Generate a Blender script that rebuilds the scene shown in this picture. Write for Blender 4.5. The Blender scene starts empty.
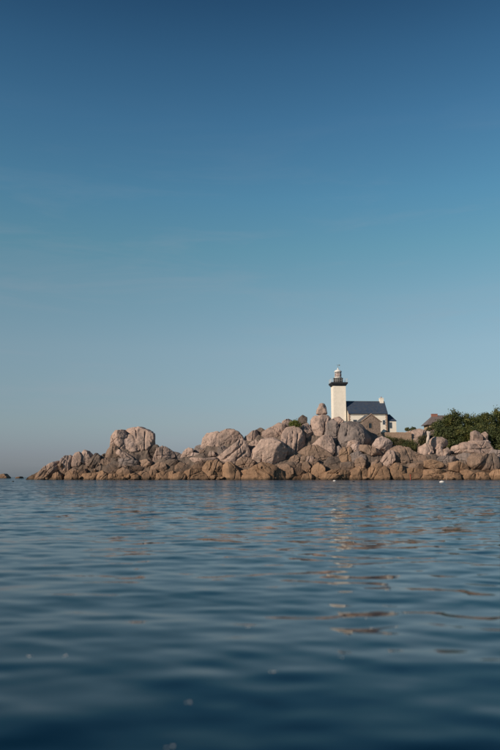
import bpy, bmesh, math, random
import numpy as np
from mathutils import Vector

rng = np.random.default_rng(7)
random.seed(7)
SC = bpy.context.scene
COL = SC.collection
R = math.radians

# ------------------------------------------------------------------ camera
F = 729.0            # focal length in pixels of the 500 px wide photograph
HCAM = 0.60
HOR = 477.0
PITCH = math.atan((HOR - 375.0) / F)
cam_d = bpy.data.cameras.new("camera")
cam = bpy.data.objects.new("camera", cam_d)
COL.objects.link(cam)
cam.location = (0, 0, HCAM)
cam.rotation_euler = (math.pi / 2 + PITCH, 0, 0)
cam_d.sensor_fit = 'HORIZONTAL'
cam_d.sensor_width = 24.0
cam_d.lens = 24.0 * F / 500.0
cam_d.clip_start = 0.05
cam_d.clip_end = 60000
cam_d.dof.use_dof = True
cam_d.dof.focus_distance = 150
cam_d.dof.aperture_fstop = 2.2
SC.camera = cam

# ------------------------------------------------------------------ sky, sun, exposure
SUN_AZ = 231.0       # compass degrees, 0 = the way the camera looks
SUN_EL = 24.0
W = bpy.data.worlds.new("World")
SC.world = W
W.use_nodes = True
wn, wl = W.node_tree.nodes, W.node_tree.links
wn.clear()
out = wn.new('ShaderNodeOutputWorld')
bg = wn.new('ShaderNodeBackground')
sky = wn.new('ShaderNodeTexSky')
sky.sky_type = 'NISHITA'
sky.sun_disc = False
sky.sun_elevation = R(SUN_EL)
sky.sun_rotation = R(SUN_AZ)
sky.altitude = 0
sky.air_density = 1.0
sky.dust_density = 0.35
sky.ozone_density = 2.2
bg.inputs['Strength'].default_value = 0.126
# colour grade of the sky by elevation, the same all the way round
tc = wn.new('ShaderNodeTexCoord')
sep = wn.new('ShaderNodeSeparateXYZ')
wl.new(tc.outputs['Generated'], sep.inputs[0])
ramp = wn.new('ShaderNodeValToRGB')
wl.new(sep.outputs['Z'], ramp.inputs[0])
SKY_GRADE = [(0, (0.246, 0.308, 0.508)), (0.03, (0.331, 0.354, 0.515)), (0.07, (0.462, 0.469, 0.523)), (0.12, (0.562, 0.569, 0.554)), (0.173, (0.662, 0.669, 0.6)), (0.24, (0.654, 0.746, 0.638)), (0.304, (0.546, 0.785, 0.669)), (0.366, (0.462, 0.769, 0.723)), (0.452, (0.362, 0.654, 0.685)), (0.52, (0.269, 0.523, 0.585)), (0.574, (0.185, 0.385, 0.462)), (0.7, (0.1, 0.254, 0.354)), (1, (0.085, 0.215, 0.323))]
els = ramp.color_ramp.elements
while len(els) < len(SKY_GRADE):
    els.new(0.5)
for e, (p, c) in zip(els, SKY_GRADE):
    e.position = p
    e.color = (*c, 1)
mul = wn.new('ShaderNodeMix'); mul.data_type = 'RGBA'; mul.blend_type = 'MULTIPLY'
mul.inputs[0].default_value = 1
wl.new(sky.outputs[0], mul.inputs[6]); wl.new(ramp.outputs[0], mul.inputs[7])
# thin high cirrus: stretched noise, very faint
mp = wn.new('ShaderNodeMapping'); mp.inputs['Scale'].default_value = (2.2, 2.2, 14)
mp.inputs['Rotation'].default_value = (0, 0.05, 0)
wl.new(tc.outputs['Generated'], mp.inputs[0])
nz = wn.new('ShaderNodeTexNoise'); nz.inputs['Scale'].default_value = 1.6
nz.inputs['Detail'].default_value = 6; nz.inputs['Roughness'].default_value = 0.62
nz.inputs['Distortion'].default_value = 0.6
wl.new(mp.outputs[0], nz.inputs['Vector'])
cr = wn.new('ShaderNodeMapRange'); cr.inputs['From Min'].default_value = 0.50; cr.inputs['From Max'].default_value = 0.85
cr.inputs['To Max'].default_value = 0.10
wl.new(nz.outputs['Fac'], cr.inputs['Value'])
cm = wn.new('ShaderNodeMix'); cm.data_type = 'RGBA'; cm.inputs[7].default_value = (2.6, 2.7, 3.1, 1)
em = wn.new('ShaderNodeMapRange'); em.inputs['From Min'].default_value = 0.48; em.inputs['From Max'].default_value = 0.30
wl.new(sep.outputs['Z'], em.inputs['Value'])
cmu = wn.new('ShaderNodeMath'); cmu.operation = 'MULTIPLY'; wl.new(cr.outputs[0], cmu.inputs[0]); wl.new(em.outputs[0], cmu.inputs[1])
cad = wn.new('ShaderNodeMath'); cad.operation = 'MULTIPLY'; wl.new(cmu.outputs[0], cad.inputs[0]); cad.inputs[1].default_value = 2.3
wl.new(cad.outputs[0], cm.inputs[0]); wl.new(mul.outputs[2], cm.inputs[6])
wl.new(cm.outputs[2], bg.inputs['Color'])
wl.new(bg.outputs[0], out.inputs[0])

sd = bpy.data.lights.new("sun", 'SUN')
sd.energy = 4.5
sd.angle = R(0.5)
sd.color = (1.0, 0.80, 0.62)
so = bpy.data.objects.new("sun", sd)
COL.objects.link(so)
az = R(SUN_AZ)
tosun = Vector((math.sin(az) * math.cos(R(SUN_EL)), math.cos(az) * math.cos(R(SUN_EL)), math.sin(R(SUN_EL))))
so.rotation_euler = tosun.to_track_quat('Z', 'Y').to_euler()
so.location = (-40, -40, 60)

SC.view_settings.view_transform = 'Standard'
SC.view_settings.look = 'None'
SC.view_settings.exposure = 0.10
SC.view_settings.gamma = 1

# ------------------------------------------------------------------ helpers
CP, SP = math.cos(PITCH), math.sin(PITCH)
def P(u, v, Y):
    """world point at distance Y that the photograph shows at pixel (u, v)"""
    a, b = (u - 250.0) / F, (375.0 - v) / F
    dx, dy, dz = a, CP - b * SP, SP + b * CP
    t = Y / dy
    return Vector((dx * t, Y, HCAM + dz * t))

def tag(o, label=None, cat=None, group=None, kind=None):
    if label: o['label'] = label
    if cat: o['category'] = cat
    if group: o['group'] = group
    if kind: o['kind'] = kind
    return o

def empty(name, loc, rz=0.0):
    o = bpy.data.objects.new(name, None)
    o.empty_display_size = 0.5
    o.location = loc
    o.rotation_euler = (0, 0, rz)
    COL.objects.link(o)
    return o

def np_mesh(name, V, Fc, mat, smooth=True):
    """mesh from numpy verts (n,3) and faces (m,k)"""
    me = bpy.data.meshes.new(name)
    V = np.asarray(V, dtype=np.float32); Fc = np.asarray(Fc, dtype=np.int32)
    k = Fc.shape[1]
    me.vertices.add(len(V)); me.vertices.foreach_set('co', V.ravel())
    me.loops.add(Fc.size); me.loops.foreach_set('vertex_index', Fc.ravel())
    me.polygons.add(len(Fc)); me.polygons.foreach_set('loop_start', np.arange(0, Fc.size, k, dtype=np.int32))
    me.polygons.foreach_set('use_smooth', np.full(len(Fc), smooth))
    me.update(); me.validate()
    if mat: me.materials.append(mat)
    return me

def link(name, me, parent=None, loc=None):
    o = bpy.data.objects.new(name, me)
    COL.objects.link(o)
    if parent: o.parent = parent
    if loc is not None: o.location = loc
    return o

class MB:
    """collects simple shapes into one mesh"""
    def __init__(s): s.bm = bmesh.new()
    def box(s, a, b, bevel=0.0):
        x0, y0, z0 = a; x1, y1, z1 = b
        v = [s.bm.verts.new(p) for p in ((x0,y0,z0),(x1,y0,z0),(x1,y1,z0),(x0,y1,z0),(x0,y0,z1),(x1,y0,z1),(x1,y1,z1),(x0,y1,z1))]
        fs = [s.bm.faces.new([v[i] for i in f]) for f in ((0,3,2,1),(4,5,6,7),(0,1,5,4),(1,2,6,5),(2,3,7,6),(3,0,4,7))]
        if bevel:
            es = list({e for f in fs for e in f.edges})
            bmesh.ops.bevel(s.bm, geom=es, offset=bevel, segments=1, affect='EDGES')
        return s
    def prism(s, pts, y0, y1):
        """polygon in XZ extruded along Y"""
        a = [s.bm.verts.new((x, y0, z)) for x, z in pts]
        b = [s.bm.verts.new((x, y1, z)) for x, z in pts]
        s.bm.faces.new(a); s.bm.faces.new(b[::-1])
        n = len(pts)
        for i in range(n):
            s.bm.faces.new((a[i], b[i], b[(i+1) % n], a[(i+1) % n]))
        return s
    def prismx(s, pts, x0, x1):
        """polygon in YZ extruded along X"""
        a = [s.bm.verts.new((x0, y, z)) for y, z in pts]
        b = [s.bm.verts.new((x1, y, z)) for y, z in pts]
        s.bm.faces.new(a); s.bm.faces.new(b[::-1])
        n = len(pts)
        for i in range(n):
            s.bm.faces.new((a[i], b[i], b[(i+1) % n], a[(i+1) % n]))
        return s
    def lathe(s, prof, c=(0, 0), n=24):
        rings = []
        for r, z in prof:
            rings.append([s.bm.verts.new((c[0] + r*math.cos(2*math.pi*i/n), c[1] + r*math.sin(2*math.pi*i/n), z)) for i in range(n)])
        for r0, r1 in zip(rings, rings[1:]):
            for i in range(n):
                s.bm.faces.new((r0[i], r0[(i+1) % n], r1[(i+1) % n], r1[i]))
        s.bm.faces.new(rings[0][::-1]); s.bm.faces.new(rings[-1])
        return s
    def tube(s, p, q, r0, r1=None, n=8):
        r1 = r0 if r1 is None else r1
        p, q = Vector(p), Vector(q)
        d = (q - p).normalized()
        a = d.orthogonal().normalized(); b = d.cross(a)
        A, B = [], []
        for i in range(n):
            t = 2*math.pi*i/n
            o = a*math.cos(t) + b*math.sin(t)
            A.append(s.bm.verts.new(p + o*r0)); B.append(s.bm.verts.new(q + o*r1))
        for i in range(n):
            s.bm.faces.new((A[i], A[(i+1) % n], B[(i+1) % n], B[i]))
        s.bm.faces.new(A[::-1]); s.bm.faces.new(B)
        return s
    def build(s, name, mat, parent=None, loc=None, smooth=False):
        bmesh.ops.recalc_face_normals(s.bm, faces=s.bm.faces)
        me = bpy.data.meshes.new(name)
        s.bm.to_mesh(me); s.bm.free()
        if smooth:
            for p_ in me.polygons: p_.use_smooth = True
        me.materials.append(mat)
        return link(name, me, parent, loc)

# vectorised gradient noise ------------------------------------------------
def _hash(i, j, k, s):
    h = (i * 374761393 + j * 668265263 + k * 2147483647 + s * 1274126177) & 0xffffffff
    h = ((h ^ (h >> 13)) * 1274126177) & 0xffffffff
    h = ((h ^ (h >> 16)) * 2246822519) & 0xffffffff
    return ((h ^ (h >> 15)) & 0xffffff) / float(0xffffff) * 2 - 1
def vnoise(p, s=0):
    p = np.asarray(p, dtype=np.float64)
    i = np.floor(p).astype(np.int64); f = p - i
    f = f * f * f * (f * (f * 6 - 15) + 10)
    r = 0
    for a in (0, 1):
        wx = f[:, 0] if a else 1 - f[:, 0]
        for b in (0, 1):
            wy = f[:, 1] if b else 1 - f[:, 1]
            for c in (0, 1):
                wz = f[:, 2] if c else 1 - f[:, 2]
                r = r + wx * wy * wz * _hash(i[:, 0] + a, i[:, 1] + b, i[:, 2] + c, s)
    return r
def fbm(p, octs=4, s=0, gain=0.5):
    r, a = 0, 1.0
    for o in range(octs):
        r = r + a * vnoise(p * (2.03 ** o) + 17.3 * o, s + o)
        a *= gain
    return r

# ------------------------------------------------------------------ materials
def new_mat(name):
    m = bpy.data.materials.new(name); m.use_nodes = True
    n = m.node_tree.nodes; l = m.node_tree.links
    return m, n, l, n['Principled BSDF']
def N(n, t, **kw):
    o = n.new(t)
    for k, v in kw.items():
        if k in o.inputs: o.inputs[k].default_value = v
        else: setattr(o, k, v)
    return o
def mixc(n, l, fac, a, b, mode='MIX'):
    m = n.new('ShaderNodeMix'); m.data_type = 'RGBA'; m.blend_type = mode
    for sock, val in ((m.inputs[0], fac), (m.inputs[6], a), (m.inputs[7], b)):
        if hasattr(val, 'links') or hasattr(val, 'is_linked'): l.new(val, sock)
        elif isinstance(val, (int, float)): sock.default_value = val
        else: sock.default_value = (*val, 1) if len(val) == 3 else val
    return m.outputs[2]
def rng_node(n, l, val, a, b, c=0.0, d=1.0):
    m = n.new('ShaderNodeMapRange')
    m.inputs[1].default_value = a; m.inputs[2].default_value = b
    m.inputs[3].default_value = c; m.inputs[4].default_value = d
    l.new(val, m.inputs[0]); return m.outputs[0]

def granite(name, top, top2, low, stain, low_z=2.6):
    m, n, l, b = new_mat(name)
    geo = n.new('ShaderNodeNewGeometry'); sx = n.new('ShaderNodeSeparateXYZ')
    l.new(geo.outputs['Position'], sx.inputs[0])
    oi = n.new('ShaderNodeObjectInfo')
    big = N(n, 'ShaderNodeTexNoise', Scale=0.28, Detail=5, Roughness=0.6); l.new(geo.outputs['Position'], big.inputs['Vector'])
    med = N(n, 'ShaderNodeTexNoise', Scale=1.3, Detail=7, Roughness=0.65); l.new(geo.outputs['Position'], med.inputs['Vector'])
    fine = N(n, 'ShaderNodeTexNoise', Scale=9.0, Detail=6, Roughness=0.7); l.new(geo.outputs['Position'], fine.inputs['Vector'])
    # run-off streaks: noise stretched down the rock
    mpn = n.new('ShaderNodeMapping'); mpn.inputs['Scale'].default_value = (1.7, 1.7, 0.22)
    l.new(geo.outputs['Position'], mpn.inputs[0])
    strk = N(n, 'ShaderNodeTexNoise', Scale=1.0, Detail=6, Roughness=0.6); l.new(mpn.outputs[0], strk.inputs['Vector'])
    c = mixc(n, l, rng_node(n, l, oi.outputs['Random'], 0, 1), top, top2)
    c = mixc(n, l, rng_node(n, l, med.outputs['Fac'], 0.38, 0.68), c, tuple(x * 1.22 for x in top))
    # tide zone: warm brown rock below the splash line
    hz = n.new('ShaderNodeMath'); hz.operation = 'MULTIPLY_ADD'
    l.new(big.outputs['Fac'], hz.inputs[0]); hz.inputs[1].default_value = -5.5; l.new(sx.outputs['Z'], hz.inputs[2])
    zf = rng_node(n, l, hz.outputs[0], low_z - 2.75 - 1.8, low_z - 2.75 + 1.5, 1, 0)
    c = mixc(n, l, zf, c, low)
    # grey lichen and run-off stains
    st = rng_node(n, l, strk.outputs['Fac'], 0.53, 0.70, 0, 0.75)
    c = mixc(n, l, st, c, stain)
    bs = rng_node(n, l, big.outputs['Fac'], 0.53, 0.66, 0, 0.55)
    c = mixc(n, l, bs, c, stain)
    c = mixc(n, l, rng_node(n, l, fine.outputs['Fac'], 0.35, 0.7, 0.30, 0.0), c, tuple(x * 0.45 for x in stain))
    # dark weed line at the water
    wz = n.new('ShaderNodeMath'); wz.operation = 'MULTIPLY_ADD'
    l.new(med.outputs['Fac'], wz.inputs[0]); wz.inputs[1].default_value = -1.0; l.new(sx.outputs['Z'], wz.inputs[2])
    c = mixc(n, l, rng_node(n, l, wz.outputs[0], -0.45, 0.05, 0.75, 0), c, (0.035, 0.028, 0.018))
    vr = rng_node(n, l, oi.outputs['Random'], 0, 1, 0.82, 1.15)
    vv = n.new('ShaderNodeVectorMath'); vv.operation = 'SCALE'
    l.new(c, vv.inputs[0]); l.new(vr, vv.inputs['Scale'])
    l.new(vv.outputs[0], b.inputs['Base Color'])
    b.inputs['Roughness'].default_value = 0.88
    b.inputs['Specular IOR Level'].default_value = 0.25
    # relief
    vor = N(n, 'ShaderNodeTexVoronoi', Scale=0.9, feature='DISTANCE_TO_EDGE')
    dist = n.new('ShaderNodeVectorMath'); dist.operation = 'ADD'
    sc2 = n.new('ShaderNodeVectorMath'); sc2.operation = 'SCALE'; sc2.inputs['Scale'].default_value = 1.2
    l.new(med.outputs['Color'], sc2.inputs[0]); l.new(geo.outputs['Position'], dist.inputs[0]); l.new(sc2.outputs[0], dist.inputs[1])
    l.new(dist.outputs[0], vor.inputs['Vector'])
    cr_ = rng_node(n, l, vor.outputs['Distance'], 0.0, 0.05, 0, 1)
    b1 = N(n, 'ShaderNodeBump', Strength=0.35, Distance=0.25); l.new(cr_, b1.inputs['Height'])
    b2 = N(n, 'ShaderNodeBump', Strength=0.55, Distance=0.24); l.new(med.outputs['Fac'], b2.inputs['Height']); l.new(b1.outputs[0], b2.inputs['Normal'])
    b3 = N(n, 'ShaderNodeBump', Strength=0.4, Distance=0.05); l.new(fine.outputs['Fac'], b3.inputs['Height']); l.new(b2.outputs[0], b3.inputs['Normal'])
    l.new(b3.outputs[0], b.inputs['Normal'])
    return m

GR = {
 'pink':  granite('pink_granite', (0.41, 0.31, 0.265), (0.35, 0.27, 0.23), (0.25, 0.165, 0.11), (0.13, 0.115, 0.11)),
 'pale':  granite('pale_granite', (0.44, 0.34, 0.30), (0.40, 0.33, 0.30), (0.30, 0.18, 0.10), (0.22, 0.19, 0.18)),
 'grey':  granite('grey_granite', (0.22, 0.19, 0.18), (0.25, 0.20, 0.18), (0.22, 0.14, 0.09), (0.09, 0.09, 0.095)),
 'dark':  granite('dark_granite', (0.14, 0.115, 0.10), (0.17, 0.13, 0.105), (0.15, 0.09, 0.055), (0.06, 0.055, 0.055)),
 'brown': granite('brown_granite', (0.25, 0.18, 0.14), (0.21, 0.155, 0.12), (0.22, 0.14, 0.09), (0.10, 0.08, 0.065)),
 'bed': granite('bedrock', (0.15, 0.12, 0.10), (0.15, 0.12, 0.10), (0.12, 0.08, 0.05), (0.07, 0.06, 0.055)),
 'orange':granite('orange_granite', (0.31, 0.215, 0.15), (0.27, 0.185, 0.13), (0.28, 0.18, 0.115), (0.12, 0.085, 0.06), 4.0),
}

def plain(name, col, rough=0.8, var=0.12, scale=3.0, bump=0.0, metallic=0.0):
    m, n, l, b = new_mat(name)
    geo = n.new('ShaderNodeNewGeometry')
    t = N(n, 'ShaderNodeTexNoise', Scale=scale, Detail=6, Roughness=0.6)
    l.new(geo.outputs['Position'], t.inputs['Vector'])
    c = mixc(n, l, rng_node(n, l, t.outputs['Fac'], 0.3, 0.7), tuple(x * (1 - var) for x in col), tuple(min(1, x * (1 + var)) for x in col))
    l.new(c, b.inputs['Base Color'])
    b.inputs['Roughness'].default_value = rough
    b.inputs['Metallic'].default_value = metallic
    if bump:
        bb = N(n, 'ShaderNodeBump', Strength=0.5, Distance=bump); l.new(t.outputs['Fac'], bb.inputs['Height']); l.new(bb.outputs[0], b.inputs['Normal'])
    return m

M = {
 'render': plain('weathered_cream_render', (0.77, 0.73, 0.64), 0.9, 0.07, 1.2, 0.01),
 'quoin': plain('whitewashed_stone', (0.80, 0.76, 0.67), 0.85, 0.06, 2.0, 0.02),
 'black': plain('black_paint', (0.022, 0.024, 0.028), 0.6, 0.2, 4),
 'white_metal': plain('white_painted_metal', (0.66, 0.66, 0.64), 0.5, 0.06, 3),
 'iron': plain('dull_iron', (0.16, 0.18, 0.18), 0.6, 0.1, 3),
 'red_paint': plain('red_paint', (0.42, 0.06, 0.03), 0.5, 0.1, 3),
 'stone': plain('house_stone', (0.31, 0.235, 0.19), 0.9, 0.3, 3.0, 0.05),
 'stone_trim': plain('dressed_stone', (0.33, 0.24, 0.18), 0.9, 0.12, 3.0, 0.02),
 'brick': plain('chimney_brick', (0.26, 0.12, 0.09), 0.9, 0.2, 6.0, 0.02),
 'wood': plain('grey_blue_woodwork', (0.13, 0.18, 0.24), 0.6, 0.1, 5),
 'bark': plain('bark', (0.10, 0.075, 0.05), 0.95, 0.25, 5, 0.05),
 'buoy_white': plain('buoy_plastic', (0.60, 0.59, 0.57), 0.45, 0.05, 5),
 'buoy_black': plain('buoy_rubber', (0.02, 0.02, 0.02), 0.5, 0.1, 5),
 'mortar': plain('mortar', (0.20, 0.16, 0.13), 0.95, 0.15, 4, 0.03),
 'ochre': plain('ochre_render', (0.42, 0.31, 0.19), 0.9, 0.1, 2, 0.02),
}
def slate_mat(name, col):
    m, n, l, b = new_mat(name)
    geo = n.new('ShaderNodeTexCoord')
    br = N(n, 'ShaderNodeTexBrick', Scale=2.6)
    br.inputs['Color1'].default_value = (*[x * 0.85 for x in col], 1)
    br.inputs['Color2'].default_value = (*[x * 1.2 for x in col], 1)
    br.inputs['Mortar'].default_value = (*[x * 0.5 for x in col], 1)
    br.inputs['Mortar Size'].default_value = 0.02
    br.inputs['Bias'].default_value = 0.0
    mp_ = n.new('ShaderNodeMapping'); mp_.inputs['Rotation'].default_value = (R(90), 0, 0)
    l.new(geo.outputs['Object'], mp_.inputs[0]); l.new(mp_.outputs[0], br.inputs['Vector'])
    t = N(n, 'ShaderNodeTexNoise', Scale=1.5, Detail=5); l.new(geo.outputs['Object'], t.inputs['Vector'])
    c = mixc(n, l, rng_node(n, l, t.outputs['Fac'], 0.35, 0.7, 0, 0.35), br.outputs['Color'], (0.11, 0.105, 0.095))
    l.new(c, b.inputs['Base Color'])
    b.inputs['Roughness'].default_value = 0.55
    bb = N(n, 'ShaderNodeBump', Strength=0.5, Distance=0.01); l.new(br.outputs['Fac'], bb.inputs['Height']); bb.invert = True
    l.new(bb.outputs[0], b.inputs['Normal'])
    return m
M['slate'] = slate_mat('blue_slate', (0.036, 0.064, 0.115))
M['slate_old'] = slate_mat('weathered_slate', (0.17, 0.14, 0.135))
M['slate_grey'] = slate_mat('grey_slate', (0.10, 0.11, 0.12))
mg, n_, l_, b_ = new_mat('window_glass')
b_.inputs['Base Color'].default_value = (0.02, 0.03, 0.04, 1); b_.inputs['Roughness'].default_value = 0.06
M['glass'] = mg
mg, n_, l_, b_ = new_mat('lantern_glass')
b_.inputs['Base Color'].default_value = (0.9, 0.86, 0.84, 1); b_.inputs['Roughness'].default_value = 0.03
b_.inputs['Transmission Weight'].default_value = 0.85; b_.inputs['IOR'].default_value = 1.2
M['lantern_glass'] = mg
M['curtain'] = plain('lens_and_blind', (0.42, 0.30, 0.28), 0.5, 0.1, 4)

def leaf_mat(name, a, b2, c3):
    m, n, l, b = new_mat(name)
    geo = n.new('ShaderNodeNewGeometry')
    t = N(n, 'ShaderNodeTexNoise', Scale=0.55, Detail=4); l.new(geo.outputs['Position'], t.inputs['Vector'])
    c = mixc(n, l, rng_node(n, l, geo.outputs['Random Per Island'], 0, 1), a, b2)
    c = mixc(n, l, rng_node(n, l, t.outputs['Fac'], 0.48, 0.66, 0, 0.85), c, c3)
    l.new(c, b.inputs['Base Color'])
    b.inputs['Roughness'].default_value = 0.6
    b.inputs['Specular IOR Level'].default_value = 0.3
    return m
M['leaf'] = leaf_mat('hedge_leaves', (0.052, 0.072, 0.022), (0.085, 0.10, 0.028), (0.13, 0.12, 0.03))
M['leaf_dark'] = leaf_mat('dark_leaves', (0.036, 0.052, 0.020), (0.060, 0.078, 0.028), (0.095, 0.10, 0.028))
M['leaf_bright'] = leaf_mat('bright_leaves', (0.06, 0.085, 0.015), (0.10, 0.12, 0.02), (0.12, 0.13, 0.03))
M['leaf_heath'] = leaf_mat('heath_leaves', (0.040, 0.046, 0.020), (0.060, 0.060, 0.025), (0.085, 0.070, 0.030))

# ------------------------------------------------------------------ the sea
SL1, SL2 = 1.35, 1.7
def water_mat():
    m, n, l, b = new_mat('sea_water')
    b.inputs['Base Color'].default_value = (0.0008, 0.014, 0.031, 1)
    b.inputs['Specular Tint'].default_value = (0.35, 0.75, 1.0, 1)
    b.inputs['Roughness'].default_value = 0.045
    b.inputs['IOR'].default_value = 1.27
    geo = n.new('ShaderNodeNewGeometry')
    mp_ = n.new('ShaderNodeMapping'); mp_.inputs['Scale'].default_value = (0.55, 1.0, 1.0)
    mp_.inputs['Rotation'].default_value = (0, 0, R(8))
    l.new(geo.outputs['Position'], mp_.inputs[0])
    t1 = N(n, 'ShaderNodeTexNoise', Scale=2.4, Detail=3, Roughness=0.5, Distortion=0.4); l.new(mp_.outputs[0], t1.inputs['Vector'])
    t2 = N(n, 'ShaderNodeTexNoise', Scale=8.0, Detail=2, Roughness=0.4, Distortion=0.5); l.new(mp_.outputs[0], t2.inputs['Vector'])
    # patches of breeze: where they are weak the surface is glassy
    t3 = N(n, 'ShaderNodeTexNoise', Scale=0.12, Detail=2); l.new(mp_.outputs[0], t3.inputs['Vector'])
    k0 = rng_node(n, l, t3.outputs['Fac'], 0.38, 0.62, 0.55, 1.0)
    # calm water in the lee where the picture was taken, a light breeze further out
    spz = n.new('ShaderNodeSeparateXYZ'); l.new(geo.outputs['Position'], spz.inputs[0])
    br = rng_node(n, l, spz.outputs['Y'], 3.0, 36.0, 0.10, 1.0)
    kk = n.new('ShaderNodeMath'); kk.operation = 'MULTIPLY'; l.new(k0, kk.inputs[0]); l.new(br, kk.inputs[1]); k = kk.outputs[0]
    # ripples too small for the mesh: two fields of slopes added to the mesh normal
    def slopes(tex, ax, ay):
        a = n.new('ShaderNodeVectorMath'); a.operation = 'SUBTRACT'; a.inputs[1].default_value = (0.5, 0.54, 0.5)   # constant seaward tilt, added so the water reflects higher, darker sky
        l.new(tex.outputs['Color'], a.inputs[0])
        c = n.new('ShaderNodeVectorMath'); c.operation = 'MULTIPLY'; c.inputs[1].default_value = (ax, ay, 0)
        l.new(a.outputs[0], c.inputs[0]); return c.outputs[0]
    ad = n.new('ShaderNodeVectorMath'); ad.operation = 'ADD'
    l.new(slopes(t1, SL1 * 0.22, SL1), ad.inputs[0]); l.new(slopes(t2, SL2 * 0.28, SL2), ad.inputs[1])
    sc = n.new('ShaderNodeVectorMath'); sc.operation = 'SCALE'; l.new(ad.outputs[0], sc.inputs[0]); l.new(k, sc.inputs['Scale'])
    a2 = n.new('ShaderNodeVectorMath'); a2.operation = 'ADD'; l.new(geo.outputs['Normal'], a2.inputs[0]); l.new(sc.outputs[0], a2.inputs[1])
    nm = n.new('ShaderNodeVectorMath'); nm.operation = 'NORMALIZE'; l.new(a2.outputs[0], nm.inputs[0])
    l.new(nm.outputs[0], b.inputs['Normal'])
    return m

def build_sea():
    ths = np.concatenate([np.linspace(-180, -36, 90, endpoint=False), np.linspace(-36, 36, 420, endpoint=False), np.linspace(36, 180, 90, endpoint=False)])
    ths = np.radians(ths)
    r1 = 0.25 * np.exp(np.arange(0, 1100) * 0.0064)        # 0.25 .. 284 m
    r2 = r1[-1] * np.exp(np.arange(1, 90) * 0.058)          # to the horizon
    rs = np.concatenate([r1, r2])
    nr, nt = len(rs), len(ths)
    RR, TT = np.meshgrid(rs, ths, indexing='ij')
    X = RR * np.sin(TT); Y = RR * np.cos(TT)
    dr = np.maximum(RR * 0.0064, RR * np.radians(0.171))
    dr[RR > r1[-1]] *= 9
    dr = np.where(np.abs(TT) > R(36), RR * 0.028, dr)
    Z = np.zeros_like(X)
    g = np.random.default_rng(21)
    nw = 100
    for i in range(nw):
        t = i / (nw - 1)
        lam = 5.0 * (0.13 / 5.0) ** t                       # 5 m .. 0.13 m
        spread = 0.36 + 0.34 * t
        d = g.normal(0, spread) + 0.10
        kx, ky = math.sin(d) * 2 * math.pi / lam, math.cos(d) * 2 * math.pi / lam
        slope = 0.0015 if lam > 2.2 else 0.0026 if lam > 1.1 else 0.0048 if lam > 0.5 else 0.0088 if lam > 0.2 else 0.0065
        amp = slope * lam / (2 * math.pi)
        ph = g.uniform(0, 2 * math.pi)
        fade = np.clip((lam / dr - 2.5) / 3.0, 0, 1)
        s = np.sin(kx * X + ky * Y + ph)
        Z += amp * fade * s
    Z *= np.interp(RR, [1.0, 3.2, 9.0], [0.55, 0.75, 1.0])     # calmer in the lee
    # breeze patches modulate the height a little
    q = np.stack([X.ravel() * 0.05, Y.ravel() * 0.11, np.zeros(X.size)], 1)
    Z *= (1.0 + 0.35 * vnoise(q, 5)).reshape(Z.shape)
    V = np.stack([X.ravel(), Y.ravel(), Z.ravel()], 1)
    V = np.vstack([V, [[0, 0, Z[0].mean()]]])
    i = np.arange(nr - 1)[:, None] * nt; j = np.arange(nt)[None, :]; j2 = (j + 1) % nt
    Fq = np.stack([i + j, i + nt + j, i + nt + j2, i + j2], -1).reshape(-1, 4)
    c = len(V) - 1
    tri = np.array([[c, k, (k + 1) % nt, (k + 1) % nt] for k in range(nt)])
    me = np_mesh('sea', V, Fq, water_mat())
    # centre cap, as its own small fan
    o = link('sea', me)
    bm = bmesh.new(); bm.from_mesh(me); bm.verts.ensure_lookup_table()
    for k in range(nt):
        try: bm.faces.new((bm.verts[c], bm.verts[k], bm.verts[(k + 1) % nt])).smooth = True
        except ValueError: pass
    bmesh.ops.recalc_face_normals(bm, faces=[f for f in bm.faces if f.index < 0] or bm.faces[:])
    bm.to_mesh(me); bm.free()
    tag(o, kind='structure')
    return o
sea = build_sea()

# ------------------------------------------------------------------ island ground
PROF = [(-60, 482), (20, 482), (33, 481), (40, 476), (60, 467), (80, 462), (100, 462), (108, 455), (116, 440), (148, 440), (154, 456), (180, 460), (200, 455), (208, 444), (236, 440), (250, 440),
        (264, 436), (285, 430), (305, 426), (314, 424), (330, 423), (340, 426), (352, 431), (385, 434), (400, 433), (425, 431), (440, 428), (500, 430), (560, 432), (700, 436), (900, 444), (1000, 470), (1060, 483), (1500, 484)]
def ground_z(x, y):
    x = np.asarray(x, float); y = np.asarray(y, float)
    u = 250 + x * F / 176.0
    v = np.interp(u, [p[0] for p in PROF], [p[1] for p in PROF])
    vf = np.interp(u, [365, 374, 380, 425, 432, 440, 500, 900, 1000], [430, 440, 453, 453, 450, 452, 455, 458, 470])
    v2 = np.maximum(v, vf)
    t = np.where(u > 365, np.clip((y - np.where(u > 432, 182.0, np.where(u > 383, 178.2, 174.0))) / 2.0, 0, 1), 1.0)
    v = v * t + v2 * (1 - t)
    zt = (HOR - v) * 0.2415 + 0.3
    sh = np.interp(u, [30, 120, 260, 400, 520, 1000], [166.6, 164.8, 164.2, 164.6, 165, 166])
    face = np.where(y < sh + 1.2, (y - sh + 1.6) * 1.0 - 1.2, 1.6 + (y - sh - 1.2) * 1.12)
    k = 0.6
    z = np.minimum(zt, face)
    back = np.interp(u, [30, 160, 300, 400, 900], [178, 186, 230, 280, 300])
    z = np.minimum(z, (back - y) * 0.5)
    return z
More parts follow.
